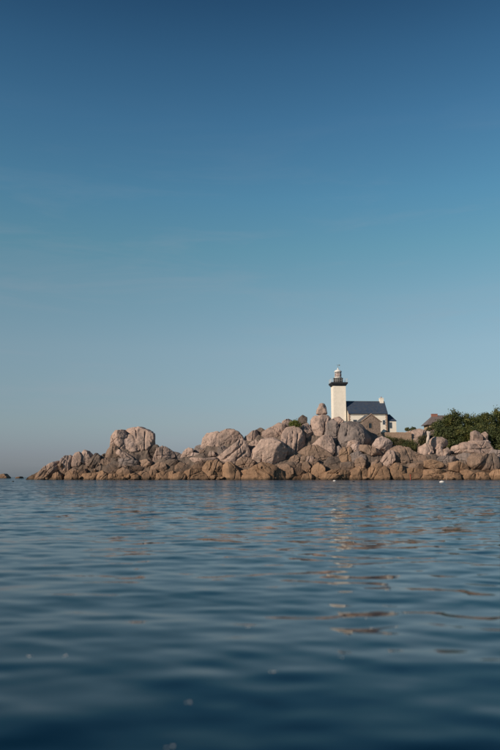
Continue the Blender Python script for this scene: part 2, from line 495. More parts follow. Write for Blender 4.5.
def build_ground():
    xs = np.concatenate([np.linspace(-62, 66, 430), np.linspace(67, 260, 120)])
    ys = np.concatenate([np.linspace(160, 195, 110), np.linspace(196, 310, 60)])
    X, Y = np.meshgrid(xs, ys, indexing='ij')
    q = np.stack([X.ravel(), Y.ravel(), 0 * X.ravel()], 1)
    Z = ground_z(X, Y) + (fbm(q * 0.45, 4, 3) * 0.55).reshape(X.shape) - np.abs(fbm(q * 0.9, 3, 9)).reshape(X.shape) * 0.5
    Z = np.where(ground_z(X, Y) < -1, np.minimum(Z, -1), Z)
    V = np.stack([X.ravel(), Y.ravel(), Z.ravel()], 1)
    nx, ny = X.shape
    i = np.arange(nx - 1)[:, None] * ny; j = np.arange(ny - 1)[None, :]
    Fq = np.stack([i + j, i + ny + j, i + ny + j + 1, i + j + 1], -1).reshape(-1, 4)
    o = link('rocky_ground', np_mesh('rocky_ground', V, Fq, GR['bed'], False))
    tag(o, kind='structure')
build_ground()

# ------------------------------------------------------------------ boulders
_ico = {}
def ico(n):
    if n not in _ico:
        bm = bmesh.new(); bmesh.ops.create_icosphere(bm, subdivisions=n, radius=1)
        V = np.array([v.co[:] for v in bm.verts]); Fc = np.array([[v.index for v in f.verts] for f in bm.faces])
        bm.free(); _ico[n] = (V, Fc)
    return _ico[n]

def boulder_mesh(name, outline, D, mat, seed, sub=5, cracks=2, facets=9, box=0.72, lines=()):
    """outline: world-size (x, z) polygon about its own centre; D: half depth.
    A rounded solid whose widest section follows the outline, then broken by
    plane facets, joints and weathering. lines: joints in the outline's plane."""
    g = np.random.default_rng(seed)
    S, Fc = ico(sub)
    pts = np.array(outline)
    ang = np.arctan2(pts[:, 1], pts[:, 0])
    # radius of the polygon in each direction by ray casting, then smoothed
    na = 180
    A = np.linspace(-math.pi, math.pi, na, endpoint=False)
    Rr = np.zeros(na)
    p0 = pts; p1 = np.roll(pts, -1, 0)
    for i, a in enumerate(A):
        d = np.array([math.cos(a), math.sin(a)]); e = p1 - p0
        den = d[0] * e[:, 1] - d[1] * e[:, 0]
        den = np.where(abs(den) < 1e-9, 1e-9, den)
        t = (p0[:, 0] * e[:, 1] - p0[:, 1] * e[:, 0]) / den
        s = (p0[:, 0] * d[1] - p0[:, 1] * d[0]) / den
        ok = (t > 0) & (s >= -1e-6) & (s <= 1 + 1e-6)
        Rr[i] = t[ok].max() if ok.any() else np.hypot(*pts.T).mean()
    ker = np.array([1, 2, 3, 2, 1.]); ker /= ker.sum()
    Rr = sum(k * np.roll(Rr, i - 2) for i, k in enumerate(ker))
    phi = np.arctan2(S[:, 2], S[:, 0])
    Rv = np.interp(phi, np.append(A, math.pi), np.append(Rr, Rr[0]))
    r = np.hypot(S[:, 0], S[:, 2])
    rm = Rr.mean()
    # near the front the section is smaller and rounder than the outline
    ri = np.clip(r, 0, 1) ** box
    Rv = Rv * ri
    V = np.stack([Rv * np.cos(phi), np.sign(S[:, 1]) * D * np.abs(S[:, 1]) ** box, Rv * np.sin(phi)], 1)
    # facets
    for i in range(facets):
        nrm = g.normal(size=3); nrm[1] = -(abs(nrm[1]) + 0.55) * 1.6 if i < facets * 0.75 else abs(nrm[1])
        nrm[1] += -0.3 if i < facets * 0.75 else 0.3
        nrm /= np.linalg.norm(nrm)
        dd = V @ nrm
        h = dd.max() * g.uniform(0.66, 0.88)
        V -= np.outer(np.maximum(0, dd - h) * 0.86, nrm)
    nv = V / (np.linalg.norm(V, axis=1, keepdims=True) + 1e-6)
    off = g.uniform(-50, 50, 3)
    dsp = fbm(V * (1.5 / rm) + off, 3, seed) * 0.055 * rm + fbm(V * (6.0 / rm) + off, 3, seed + 5) * 0.018 * rm
    fr = 1 - np.abs(fbm(V * (2.3 / rm) + off * 2, 2, seed + 11))
    dsp -= np.clip((fr - 0.94) / 0.06, 0, 1) * 0.08 * min(rm, 3)
    # joints
    w = max(0.07, 0.035 * rm)
    for i in range(cracks):
        nrm = g.normal(size=3); nrm[1] *= 0.35; nrm[2] *= 0.8; nrm /= np.linalg.norm(nrm)
        dd = V @ nrm - g.uniform(-0.45, 0.45) * rm + 0.10 * rm * vnoise(V * (1.6 / rm) + off + i * 9, seed)
        dsp -= np.exp(-(dd / w) ** 2) * w * 3.0
    for (ax, az_, bx, bz) in lines:
        a = np.array([ax, az_]); b = np.array([bx, bz]); ab = b - a; L = np.linalg.norm(ab)
        q = V[:, [0, 2]] - a
        t = np.clip(q @ ab / L ** 2, 0, 1)
        dd = np.linalg.norm(q - np.outer(t, ab), axis=1) + 0.06 * rm * vnoise(V * (2.5 / rm) + off, seed + 3)
        dsp -= np.exp(-(dd / (w * 1.25)) ** 2) * w * 4.6 * (V[:, 1] < D * 0.3)
    V = V + nv * dsp[:, None]
    return np_mesh(name, V, Fc, mat)

BN = [0]
def rock(poly, kind, label, dy=0.0, name='boulder', group=None, sub=None, cracks=None, lines=(), D=None, grow=None, box=0.60, facets=12, cat='boulder', Y=None):
    BN[0] += 1
    if grow is None: grow = 1.07 if min(p[1] for p in poly) < 462 else 1.15
    poly = [tuple(map(float, p)) for p in poly]
    us = [p[0] for p in poly]; vs = [p[1] for p in poly]
    # area centroid
    A = cx = cy = 0
    for (x0, y0), (x1, y1) in zip(poly, poly[1:] + poly[:1]):
        c = x0 * y1 - x1 * y0; A += c; cx += (x0 + x1) * c; cy += (y0 + y1) * c
    cx /= 3 * A; cy /= 3 * A
    Yc = (166.6 + (479 - cy) * 0.19 + dy) if Y is None else Y
    C = P(cx, cy, Yc)
    ol = []
    for u, v in poly:
        if v >= 477.5: v = 482.0                 # carry the foot down under the water
        p = P(u, v, Yc)
        ol.append(((p.x - C.x) * grow, (p.z - C.z) * grow))
    wpx = max(max(us) - min(us), max(vs) - min(vs))
    if sub is None: sub = 6 if wpx > 19 else 5 if wpx > 8 else 4
    rm = float(np.mean([math.hypot(*q) for q in ol]))
    if D is None: D = rm * (1.15 + 0.3 * ((BN[0] * 37) % 10) / 10)
    if cracks is None: cracks = 3 if wpx > 19 else 2 if wpx > 10 else 1
    ln = []
    for (u0, v0, u1, v1) in lines:
        a, b = P(u0, v0, Yc), P(u1, v1, Yc)
        ln.append((a.x - C.x, a.z - C.z, b.x - C.x, b.z - C.z))
    me = boulder_mesh(name, ol, D, GR[kind], 100 + BN[0], sub, cracks, facets, box, ln)
    o = link(name, me, None, C)
    tag(o, label, cat, group)
    return o

GRP = 'granite boulders of the headland'
def B(kind, label, poly, **kw):
    kw.setdefault('group', GRP)
    rock(poly, kind, label, **kw)

# --- low reef at the far left, well behind the headland
B('brown', 'low dark brown reef rock at the very left edge of the sea', [(-4,480),(-2,476),(2,474.6),(5,474),(8,477),(9,480)], Y=330, D=5, name='reef_rock', cat='reef rock', group='low reef rocks off the point')
B('brown', 'flattest low reef rock, alone between the left edge and the point', [(15,479.5),(17,477.2),(21,476.6),(24,477.6),(25,479.5)], Y=320, D=4, name='reef_rock', cat='reef rock', group='low reef rocks off the point')
B('brown', 'low reef rock just off the left tip of the headland', [(28,480),(29.5,477),(33,476.2),(36,477.2),(37,480)], Y=240, D=3, name='reef_rock', cat='reef rock', group='low reef rocks off the point')

# --- left outcrop
B('pink', 'sloping ribbed slab forming the left tip of the headland', [(35.5,480),(40,472),(44,468),(50,463.8),(57,461),(60,463),(58,470),(54,476),(52,480)], name='rock_slab', lines=[(46,477,53,466),(41,478,46,471)])
B('brown', 'small squat brown rock at the foot of the left slab', [(52,480),(54,474),(58,472),(62,475),(63,480)], dy=-1)
B('pink', 'leaning slab with a dark right side, second from the left tip', [(59,480),(60,471),(62,460),(66,456),(71,455),(73.5,458),(72,466),(69,473),(67,480)], name='rock_slab', lines=[(67,460,64,470)])
B('pink', 'upright finger of rock between two dark clefts on the left outcrop', [(73,467),(73.3,458),(76,452.8),(80,452),(82.5,456),(81.5,464),(78.5,469),(75,470)], dy=-0.6)
B('pink', 'highest pointed rock of the left outcrop', [(81.5,467),(82,456),(84.5,450),(89,451.5),(93,456),(92,463),(87,469)], lines=[(87,453,86,465)])
B('brown', 'broad brown rock in the middle foot of the left outcrop', [(66,480),(67.5,473),(74,469),(80,471),(85,469),(87,480)], dy=-1.2, lines=[(76,470,74,479)])
B('dark', 'dark diagonal slab leaning right on the left outcrop', [(84,476),(87,467),(92,459),(96,453.5),(100.5,456.5),(102,463),(98,470),(91,476)], name='rock_slab', dy=-0.3, lines=[(87,472,96,459),(92,474,99,463)])
B('orange', 'flat orange stone at the waterline under the dark diagonal slab', [(80,480),(84,474),(92,473),(98,474),(95,480)], dy=-1.6)
B('brown', 'round shouldered rock between the left outcrop and the great tor', [(97,475),(99,466),(103,459.5),(109,458),(113,462),(112,469),(105,474)])
B('dark', 'dark hollowed rock under the left foot of the great tor', [(104,475),(108,465),(113,460),(119,463),(123,468),(122,474),(114,477)], dy=-0.7)
B('orange', 'orange wedge of rock at the waterline left of the great tor', [(91,480),(97,473),(103,471),(107,474),(109,480)], dy=-1.8)
B('brown', 'low brown rock at the waterline below the dark hollowed rock', [(106,480),(110,474),(117,474),(120,480)], dy=-2)
B('brown', 'stepped block leaning on the left flank of the great tor', [(106,459),(108,450),(112,444),(117,446),(121,455),(118,462),(110,463)], dy=-0.6)
# --- the great tor
B('pink', 'rounded left shoulder of the great tor', [(110,457),(112,446),(113,437),(117.5,431.8),(124,431.5),(128,438),(128,449),(125,458),(117,461)], dy=0.6, lines=[(113,447,124,456)], D=5.2, grow=1.14)
B('pink', 'great tor, the huge fluted boulder standing highest on the left', [(121,458),(121.5,438),(125,430.5),(133,428),(141,428),(149,431),(155.3,435),(155.6,441),(152.5,447.5),(149.5,453),(148.5,460),(138,462),(128,462)], dy=1.6, cracks=1, box=0.62, lines=[(138,430,141,459),(148,432,147,455)])
B('pale', 'pale flat plate split from the face of the great tor', [(124,443),(125,439.5),(131,437),(135,439),(135.5,447),(136.5,456),(131,456.5),(127,450)], dy=-0.9, D=1.6, grow=1.0, name='rock_slab', cracks=0, facets=4, box=0.5)
B('pink', 'tilted ledge across the lower left of the great tor', [(116,453),(119,449),(126,453),(133,457.5),(134,460),(124,459)], dy=-3.0, name='rock_slab')
B('grey', 'thick grey layer under the pale plate of the great tor', [(117,464),(118,458),(126,458.5),(138,461),(139,466),(130,468),(120,467)], dy=-1.6, name='rock_slab', lines=[(119,462,137,465)])
B('brown', 'rounded brown block under the right foot of the great tor', [(139,467),(140,460.5),(147,459),(152,461.5),(151,468),(145,470)], dy=-1.5)
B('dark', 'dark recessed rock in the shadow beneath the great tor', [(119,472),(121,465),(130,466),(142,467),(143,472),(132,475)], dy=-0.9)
B('brown', 'brown lumpy rock at the waterline under the great tor', [(117,480),(118,471),(124,468),(131,471),(132,480)], dy=-1.9, lines=[(124,470,125,479)])
B('orange', 'small orange stone at the waterline, lowest under the great tor', [(128.5,480),(129.5,475),(135,473.3),(139,475.5),(139,480)], dy=-2.8)
B('brown', 'flat topped brown stone right of the small orange stone', [(136.5,480),(139.5,472),(147,471),(150,475),(148,480)], dy=-2.2)
B('brown', 'narrow upright stone at the waterline beneath the leaning dark rock', [(147.5,480),(150.5,471),(156,470),(158,475),(156,480)], dy=-2.0)
# --- saddle right of the tor
B('dark', 'dark rock leaning against the right side of the great tor', [(148,461),(150.5,451),(154,445.5),(158,445),(160,449),(157,456),(153,463)], dy=0.5)
B('pink', 'pink peaked boulder right of the leaning dark rock', [(152.5,465),(155,456),(157.8,448),(163,446),(168,448.8),(174,452.5),(175,457),(168,460.5),(160,465)], lines=[(158,456,172,456)])
B('grey', 'flat grey shelf at the low saddle behind the pink peaked boulder', [(165,455),(170,451.5),(177,452.5),(183,455),(182,460),(172,462)], dy=1.0, name='rock_slab')
B('brown', 'round brown block with a flat face beneath the pink peaked boulder', [(151.5,473),(152.5,465.5),(158,462.5),(164.5,463),(167,469),(163,474),(156,475)], dy=-1.3)
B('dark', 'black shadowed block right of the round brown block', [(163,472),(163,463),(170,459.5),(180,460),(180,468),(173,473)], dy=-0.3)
B('orange', 'orange stone at the waterline below the round brown block', [(156,480),(158,474),(163,471.5),(168.5,473),(170,480)], dy=-2.2)
B('orange', 'small orange stone wedged between two larger waterline stones under the saddle', [(167,479),(168,473),(173,471),(176,475),(175,480)], dy=-2.4)
B('orange', 'broad low orange stone at the waterline under the saddle', [(170,480),(173,475),(179,472.3),(185,474),(186,480)], dy=-2.9)
B('brown', 'brown cube of rock under the left end of the long flat ledge', [(175.5,475),(176,466),(180,462.5),(186.5,465),(185.5,473),(180,476)], dy=-1)
B('pink', 'small pink peak at the left end of the long flat ledge', [(180.5,458),(184,451),(188,448),(193,449),(193,454.5),(188,460)])
B('grey', 'small rounded block on the skyline left of the twin domed boulder', [(193.5,453),(195,446.5),(200,445),(203.5,447),(203,454)], dy=1)
B('pale', 'small pale stone lying on the long flat ledge', [(190,457),(192,452.3),(199,453.5),(201,458),(194,459)], dy=-0.5)
B('brown', 'small dark-faced stone tucked at the foot of the twin domed boulder', [(199,457),(200,449.5),(204,450.5),(208.5,456),(205,460)], dy=-0.3)
B('pink', 'long flat ledge sloping under the twin domed boulder', [(181.5,460),(190,457.3),(204,458.5),(216,457),(218,461),(205,464.5),(192,462.5)], dy=-1.2, name='rock_slab', box=0.5)
B('brown', 'tilted brown block hanging below the long flat ledge', [(183,473),(184,464.5),(190,461.5),(193,466),(189,473)], dy=-0.8)
B('orange', 'domed orange rock at the waterline below the long flat ledge', [(183,480),(186,472),(192,469),(200,471),(207,476),(208,480)], dy=-2.2, lines=[(192,470,190,479)])
B('brown', 'brown wedge of rock between the ledge and the domed orange rock', [(189,471),(195,464.5),(203,462.5),(208,466),(203,472)], dy=-1)
B('orange', 'large square orange block at the waterline', [(204,480),(203.5,468),(208,461.5),(217,460.5),(222.3,464),(222.5,480)], dy=-1.6, box=0.55, lines=[(212,463,210,470)])
# --- twin dome
B('pink', 'left half of the big twin domed boulder on the skyline', [(202.3,448),(203.8,439),(208,434),(213,432),(218.5,432.8),(220,440),(218,447),(216.5,454),(210,456),(205,454)], dy=0.4, cracks=0, grow=1.14)
B('pink', 'right half of the big twin domed boulder on the skyline', [(217,449),(218.3,438),(221,433),(227,430.5),(233,430.8),(238.5,434),(242,438.5),(240.5,445),(232,452),(222,454)], dy=0.6, cracks=0, grow=1.14)
B('grey', 'small arched stone in front of the cleft of the twin domed boulder', [(216.5,455),(218.5,448),(223,446),(227.5,448),(228,452),(221,456)], dy=-1.8)
B('pink', 'small round stone in front of the left half of the twin domed boulder', [(208,456.5),(209.5,451.5),(213.5,451),(216,456)], dy=-2)
B('pink', 'long diagonal slab rising to the right of the twin domed boulder', [(213,461.5),(222,455),(232,447),(240,440.3),(244,442),(247,448),(250.5,456),(247,461),(240,465),(230,465),(220,463.5)], dy=-1.4, name='rock_slab', box=0.6, lines=[(224,460,243,444),(236,461,246,452)], grow=1.14)
B('orange', 'upright orange block with a flat face right of the square orange block', [(222.8,480),(223,467),(228,462.8),(233,464.5),(239.5,472),(240,480)], dy=-1.8, box=0.6)
B('brown', 'layered brown slab under the foot of the long diagonal slab', [(234,468),(237,461),(248,457),(255,462),(256,468),(246,471.5)], dy=-1.2, name='rock_slab', lines=[(238,466,254,463)])
B('orange', 'small orange cube beside a black gap at the waterline', [(240,480),(240.8,471.5),(246.5,470),(248.5,475),(248,480)], dy=-1.4)
# --- centre left massif
B('pink', 'leaning pink block between the diagonal slab and the dark skyline knob', [(241,444),(246,436.5),(252,432),(256,430.8),(258.5,436),(256,442),(248,448)], dy=0.3, grow=1.14)
B('dark', 'dark round knob on the skyline between the twin dome and the centre massif', [(254.5,437),(256,430),(260,428),(264,429.5),(264.5,435),(259,439)], dy=-0.2)
B('pink', 'small wedge under the dark round knob', [(245,450),(250,443),(256,439.5),(259,444),(254,450)], dy=-0.9)
B('pink', 'broad smooth boulder with a black slot in its lower left face', [(250.5,460),(251.5,452),(257,447),(262,441.5),(272,440),(281,443.5),(286,450),(282,459),(274,465),(262,466),(254,464)], dy=-1.6, cracks=0, lines=[(261.5,455.5,261.5,462.5)], grow=1.14)
B('grey', 'dark grey patch of rock bulging from the foot of the broad smooth boulder', [(263,464),(264,454),(268,451),(274,453),(276,459),(271,465)], dy=-2.6, D=1.9)
B('pink', 'large cracked boulder on the skyline at the top of the centre massif', [(261,443),(263.5,433),(270,429),(278,424.8),(284,425.5),(289,430),(287,438),(285,446),(275,446),(266,445)], dy=0.2, cracks=1, lines=[(280,430,284,436),(268,438,283,441)], grow=1.14)
B('pink', 'tall ribbed boulder on the right of the centre massif', [(281.5,454),(282,437),(286,430),(294,427.5),(300,431.5),(303.8,440),(302.5,447.5),(297,453),(290,459),(284,464),(279,464)], dy=-0.8, cracks=0, lines=[(288,434,283,460),(293,431,290,455),(298,434,295,452)], grow=1.14)
B('orange', 'broad low orange whaleback at the waterline under the centre massif', [(239,480),(247,472),(254,467.5),(262,464),(272,465),(280,470.5),(284,480)], dy=-2.4, lines=[(256,470,262,478),(262,468,272,477)])
B('brown', 'square brown rock right of the low orange whaleback', [(275.5,473),(278,465),(286,464.5),(292.5,469),(293,480),(280,480)], dy=-1.8)
B('brown', 'small pale-topped rock perched at the foot of the tall ribbed boulder', [(288,464),(290.5,457.5),(295,454.8),(299,458),(298,463),(292,466)], dy=-2.0)
B('dark', 'dark hollow rock below the small pale-topped rock', [(283,470),(286,463),(294,462),(300,464),(299,471),(290,473)], dy=-0.8)
B('dark', 'dark rounded rock at the waterline left of the layered stones', [(291,480),(291.5,471),(297,468),(303,471),(304,480)], dy=-1.6)
# --- summit
B('pink', 'small rounded block on the skyline left of the green bush', [(280,428),(282.5,421),(288,418.8),(292,420),(293,426),(288,430)], dy=0.6)
B('dark', 'dark knob on the skyline right of the green bush', [(296,426),(298.5,418.5),(302.5,415.3),(306.8,417.5),(307,424),(302,428)], dy=0.6)
B('pink', 'narrow pillar of rock between the dark knob and the summit rock', [(299.5,438),(300,430),(303,425),(308,423.5),(311.5,430),(311,439),(306,444),(302,442)], dy=-0.6)
B('grey', 'grey rock in the shade under the green bush', [(290,432),(292,427),(299,426),(303,430),(302,438),(294,438)], dy=0.6)
B('pink', 'balanced pointed stone perched on top of the summit rock', [(316.0,414.4),(316.4,410.3),(318.3,407),(319.4,404.3),(322,403.2),(324.8,404.0),(326.2,407.3),(327,411),(327.3,414),(322,415.4)], dy=0.3, sub=5, cracks=0, grow=1.02, facets=2, box=0.75, D=1.2)
B('pink', 'tall summit rock carrying the balanced pointed stone', [(310.3,432),(310.8,421),(313.5,416.3),(322,415),(329,416),(331.5,420),(330,428),(328,437),(321,445),(314,445),(310,439)], dy=0.3, cracks=0, grow=1.02, box=0.5, lines=[(326,419,322,436),(330,420,321,440)])
B('grey', 'narrow grey upright boulder right of the summit rock', [(325.5,436),(327,425),(331,421.5),(336,423.5),(338.7,432),(338.7,446),(335,453),(328.5,450)], dy=-0.5, grow=1.14)
B('pink', 'smooth pink tongue of rock hanging at the front of the summit rock', [(313.5,445),(320,439),(325,435.8),(331,435.8),(333.6,444),(333.6,451),(330,455.8),(322,451)], dy=-2.4, cracks=0, grow=1.14)
B('pink', 'small domed boulder touching the foot of the lighthouse', [(330,424),(333.5,418),(339,416.8),(343.5,420.5),(343,426),(335,427)], dy=0.4)
B('grey', 'big grey stained dome of rock in front of the white house', [(337.8,447),(337.8,431),(341,424),(350,422.6),(359,424.6),(365.5,431),(369.5,438),(369,445),(358,449),(350,450),(343,450)], dy=-0.6, cracks=0, lines=[(346,425,344,436)])
B('brown', 'wide arched slab under the summit rock', [(294,458),(301,450.5),(308,445.8),(316,445.5),(326,451),(333,457),(322,460),(308,459)], dy=-1.4, name='rock_slab')
# --- centre lower
B('brown', 'tilted brown stone in the jumble under the arched slab, leftmost', [(299,464),(301,457),(306,456),(308,461),(305,466)], dy=-1.6)
B('pink', 'pale ribbed stone in the jumble under the arched slab', [(304,465),(307,456.5),(312,456),(315,460),(310,466)], dy=-2.0, lines=[(309,458,307,464)])
B('brown', 'diagonal stone lying right across the jumble under the arched slab', [(306,471),(309,464),(317,457.5),(320,459),(316,465),(310,471)], dy=-2.2)
B('dark', 'dark stone at the right end of the jumble under the arched slab', [(316,462),(319,457),(326,457),(328,462),(322,465)], dy=-1.5)
B('brown', 'brown block standing left of the domed orange shore rock', [(302.5,474),(302.5,464),(307,462),(310,467),(309,474)], dy=-2.2)
B('orange', 'domed orange shore rock below the summit rock', [(311,480),(312,469),(317.5,463.3),(324,466.5),(325,475),(324,480)], dy=-2.2)
B('orange', 'low orange stone at the waterline between two brown blocks', [(301,480),(303,475),(309,473),(313,476),(314,480)], dy=-2.6)
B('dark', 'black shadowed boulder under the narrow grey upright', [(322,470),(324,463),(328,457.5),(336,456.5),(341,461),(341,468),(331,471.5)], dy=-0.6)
B('orange', 'long low orange ledge at the waterline below the black boulder', [(322,480),(324,473),(332,470.5),(342,470),(350,473),(352,480)], dy=-2.2, name='rock_slab', lines=[(327,473.5,337,473)])
B('grey', 'smooth grey rock filling the gap left of the sliced block', [(330,459),(332,451),(338,446),(342,449),(342,456),(337,461)], dy=-0.8)
B('orange', 'warm flat-faced block, left half of the sliced block', [(339,460),(340,450.5),(344,447.3),(346.4,449),(346.6,462),(342.5,463)], dy=-2.4, box=0.6)
B('orange', 'thin right leaf of the sliced block', [(346.9,462),(347,450),(349.5,446.5),(351.5,449),(351,462)], dy=-2.3, box=0.6)
B('pale', 'pinkish round stone resting below the big grey dome', [(350,452),(350.8,446),(355,443.5),(360,445.6),(361.6,450.5),(356.5,453.5)], dy=-3.4)
B('pink', 'small flat stone at the left foot of the big grey dome', [(347,447),(348,441.5),(354,440),(360,442),(359,446),(352,447.5)], dy=-2.6)
B('brown', 'long tapering slab sloping right below the big grey dome', [(359,450),(359.5,445),(368,445.5),(378,449.5),(382,455),(370,456)], dy=-2.8, name='rock_slab', box=0.55)
B('grey', 'square grey block under the pinkish round stone', [(349,462),(350,454),(358,451.5),(365,454.5),(365,463.5),(355,465.5)], dy=-1.9)
B('dark', 'long dark boulder beneath the tapering slab', [(362,464),(363,454.5),(372,453),(381,455.5),(381,461),(373,467),(366,467)], dy=-1.4)
B('brown', 'small round boulder tucked beneath the square grey block', [(354.5,466),(356,459),(361.5,457),(365.5,461),(365,467),(358,469)], dy=-3.0)
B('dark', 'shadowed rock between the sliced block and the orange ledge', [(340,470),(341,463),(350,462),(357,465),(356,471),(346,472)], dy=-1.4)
B('orange', 'rounded orange rock at the waterline under the small round boulder', [(349,480),(351,472),(357,467.5),(364,468),(368,473),(369,480)], dy=-2.3, lines=[(361,471,360,478)])
# --- right of centre
B('pale', 'pale pink angular boulder standing out in front of the garden', [(372.3,443.5),(374,440),(382,436.8),(388,439.5),(391.7,443.5),(390,450),(386.5,455),(379,453),(375,449)], dy=-1.5, cracks=0, facets=14)
B('pink', 'diagonal pink slab below the pale pink angular boulder', [(377,466),(382,458),(389,450.5),(393.5,450.5),(394,460),(390,466),(383,468)], dy=-2.4, name='rock_slab', lines=[(381,465,390,453)])
B('dark', 'dark steep face right of the diagonal pink slab', [(388,466),(391,453),(397,452),(400,458),(399,465),(393,468)], dy=-1.5)
B('brown', 'great brown whaleback boulder right of the pale pink boulder', [(389.5,452),(391,447.3),(398,445.8),(407,447.8),(413.5,452),(420,457),(419,463),(408,466.5),(398,466),(395,458)], dy=-0.8, cracks=1, lines=[(396,449,398,463),(399,461,418,461)])
B('brown', 'small brown rock between the dark boulder and the diagonal pink slab', [(369,471),(371,463),(377,459.5),(381,463),(379,470)], dy=-1.8)
B('orange', 'leaning orange stone at the waterline, left of a pair', [(366,480),(367.5,471),(374,464.8),(381,464.5),(381,471),(378,480)], dy=-2.5, lines=[(374,467,370,477)])
B('orange', 'second orange stone of the pair, with a flat left face', [(373,480),(378,471.5),(384,466),(388,470),(388.5,480)], dy=-3.2)
B('orange', 'rounded orange stone standing beyond a dark gap', [(389,480),(389.5,470),(395,464),(401,463.8),(404,470),(403,480)], dy=-2.6)
for lab, pl in (('wide orange ledge block at the waterline right of the rounded orange stone', [(401,480),(402,474.5),(412,473),(421,474.5),(422,480)]),
                ('thin upper ledge stone above the wide orange ledge block', [(401,474),(403,469),(413,468),(423,470.5),(424,474.5)]),
                ('orange ledge block at the waterline left of the white buoy', [(421,480),(422,475),(431,473.5),(441,475),(442,480)]),
                ('upper orange ledge stone cut by a straight dark joint', [(422,474.5),(424,470),(434,469),(444,471),(444,475)]),
                ('orange ledge block at the waterline behind the white buoy', [(440.5,480),(442,474),(449,472),(458,473.5),(459.5,480)]),
                ('square orange ledge block left of the dark overhanging boulder', [(458.5,480),(459.5,471.5),(466,470),(472,473),(473,480)]),
                ('low orange ledge block under the dark overhanging boulder', [(471.5,480),(473,474),(480,472.5),(488,474.5),(489,480)]),
                ('orange ledge block at the right edge of the view', [(488,480),(489,472.5),(496,470),(507,471.5),(509,480)])):
    B('orange', lab, pl, dy=-2.2, name='ledge_stone', box=0.5, cat='rock ledge', group='orange ledge stones along the right shore')
B('orange', 'smooth oval orange slab above the right shore ledges', [(422.5,467),(424,461),(432,459.3),(440,462),(443.5,466.5),(432,469)], dy=-2.2, name='rock_slab')
B('orange', 'long orange slab above the ledges left of the dark overhanging boulder', [(448,470),(449,463),(457,461.3),(466,465),(469.5,471),(458,472)], dy=-2.0, name='rock_slab')
B('dark', 'dark gap rock between the oval slab and the long orange slab', [(439,472),(440,465),(447,464),(450,468),(449,473)], dy=-1.2)
B('brown', 'low brown rock between the whaleback and the oval slab', [(407,470),(410,464.5),(419,462),(426,465),(425,470.5)], dy=-1.4)
B('brown', 'brown wrinkled rock right of the great whaleback', [(409,462),(412,456),(418,453.5),(424,456),(427,461),(420,464)], dy=-1.0)
B('pink', 'rounded pink boulder at the foot of the white standing stone', [(418.5,455),(419.5,447.5),(425,443.8),(431,446),(432.5,453),(429,459.5),(422,460)], dy=-0.6)
B('pink', 'big lumpy pink boulder right of the white standing stone', [(427,449),(429.5,440.5),(434,437),(441,437.7),(446,442),(444,447.5),(436,452)], dy=0)
B('pink', 'small block propped on the right end of the big lumpy pink boulder', [(439.5,443),(442,438.8),(446,439),(447.8,444),(444.5,447)], dy=0.2)
B('pink', 'left stone of two small upright stones below the lumpy pink boulder', [(435.5,456),(436.5,449.5),(440.5,446.7),(443,451),(442.5,457)], dy=-1.2)
B('pink', 'right stone of two small upright stones below the lumpy pink boulder', [(442.8,456.5),(443.2,449.8),(447.5,447.7),(450.8,451.5),(450,457)], dy=-1.3)
B('dark', 'dark jumbled rock under the rounded pink boulder', [(421,462),(424,456),(432,454.5),(438,458),(437,463),(428,465)], dy=-1)
B('grey', 'grey rough rock under the two small upright stones', [(435,465),(437,458),(444,456),(453,457),(456,462),(450,466)], dy=-0.9)
B('pink', 'pale pink flat stone left of the wide pink bed of rock', [(450.5,453),(452,446.5),(457,445),(462.5,447),(462,453.5)], dy=-0.4)
B('pink', 'wide pink bed of rock under the upright thumb-shaped stone', [(458.5,449),(462,443),(470,441.5),(480,441.5),(488,443.8),(491,449),(489.5,455.5),(478,458),(464,456)], dy=-0.6, lines=[(461,450,489,449)])
B('pink', 'thumb-shaped upright stone standing against the dark bushes', [(471.6,440),(471.8,432.5),(474.5,430.8),(478.8,432.5),(482.4,438),(481,442),(475,442.5)], dy=0.2, cracks=0)
B('pink', 'small leaning stone right of the thumb-shaped stone', [(482,440),(482,433.5),(485,431.8),(487.3,435),(487,441)], dy=0.6)
B('pale', 'thin pale slab lying under the small leaning stone', [(474,444),(480,440.8),(487,440.3),(491,442.5),(486,445)], dy=-1.2, name='rock_slab')
B('brown', 'large overhanging brown boulder with a dark hollow under it', [(468.5,466),(468.5,458),(473,453.8),(486,453.5),(490,457),(486,465),(482,472),(475,471.5)], dy=-2.4, cracks=1)
B('dark', 'dark cleft boulder joined to the right of the overhanging boulder', [(480,473),(483,464),(488,455.5),(493,453),(497,459),(496.5,468),(490,473.5)], dy=-2.0, lines=[(492,456,488,470)])
B('grey', 'grey slab reaching to the right edge above the cleft boulder', [(487,455),(491,449.8),(500,451),(509,457),(503,462),(493,460)], dy=-0.8, name='rock_slab')
B('orange', 'orange rock cut by the right edge of the view', [(495,472),(496.5,461),(505,459),(513,462),(514,472)], dy=-1.6)
B('grey', 'grey rock filling between the pale flat stone and the overhanging boulder', [(456,464),(457,455.5),(464,453),(472,455),(471,464),(463,467)], dy=-0.9)
B('pink', 'long pink hump of bare rock between the garden wall and the cottage', [(397,442),(401,435),(409,431.5),(419,429.5),(427,431.5),(429,440),(417,448),(404,446)], Y=181, D=3.0, name='rock_hump')
# beyond the right edge, so that the shore goes on
for i, (u, v, s) in enumerate([(520,462,11),(538,468,9),(556,463,12),(530,478,8),(552,478,10),(580,468,12),(600,476,12),(535,450,10),(570,450,11)]):
    pl = [(u + s*math.cos(t)*(1+0.15*math.sin(3*t+i)), v - s*0.75*math.sin(t)) for t in [k*math.pi/4 for k in range(8)]]
    B('brown', 'brown shore boulder beyond the right edge of the view', pl, group='boulders beyond the right edge')

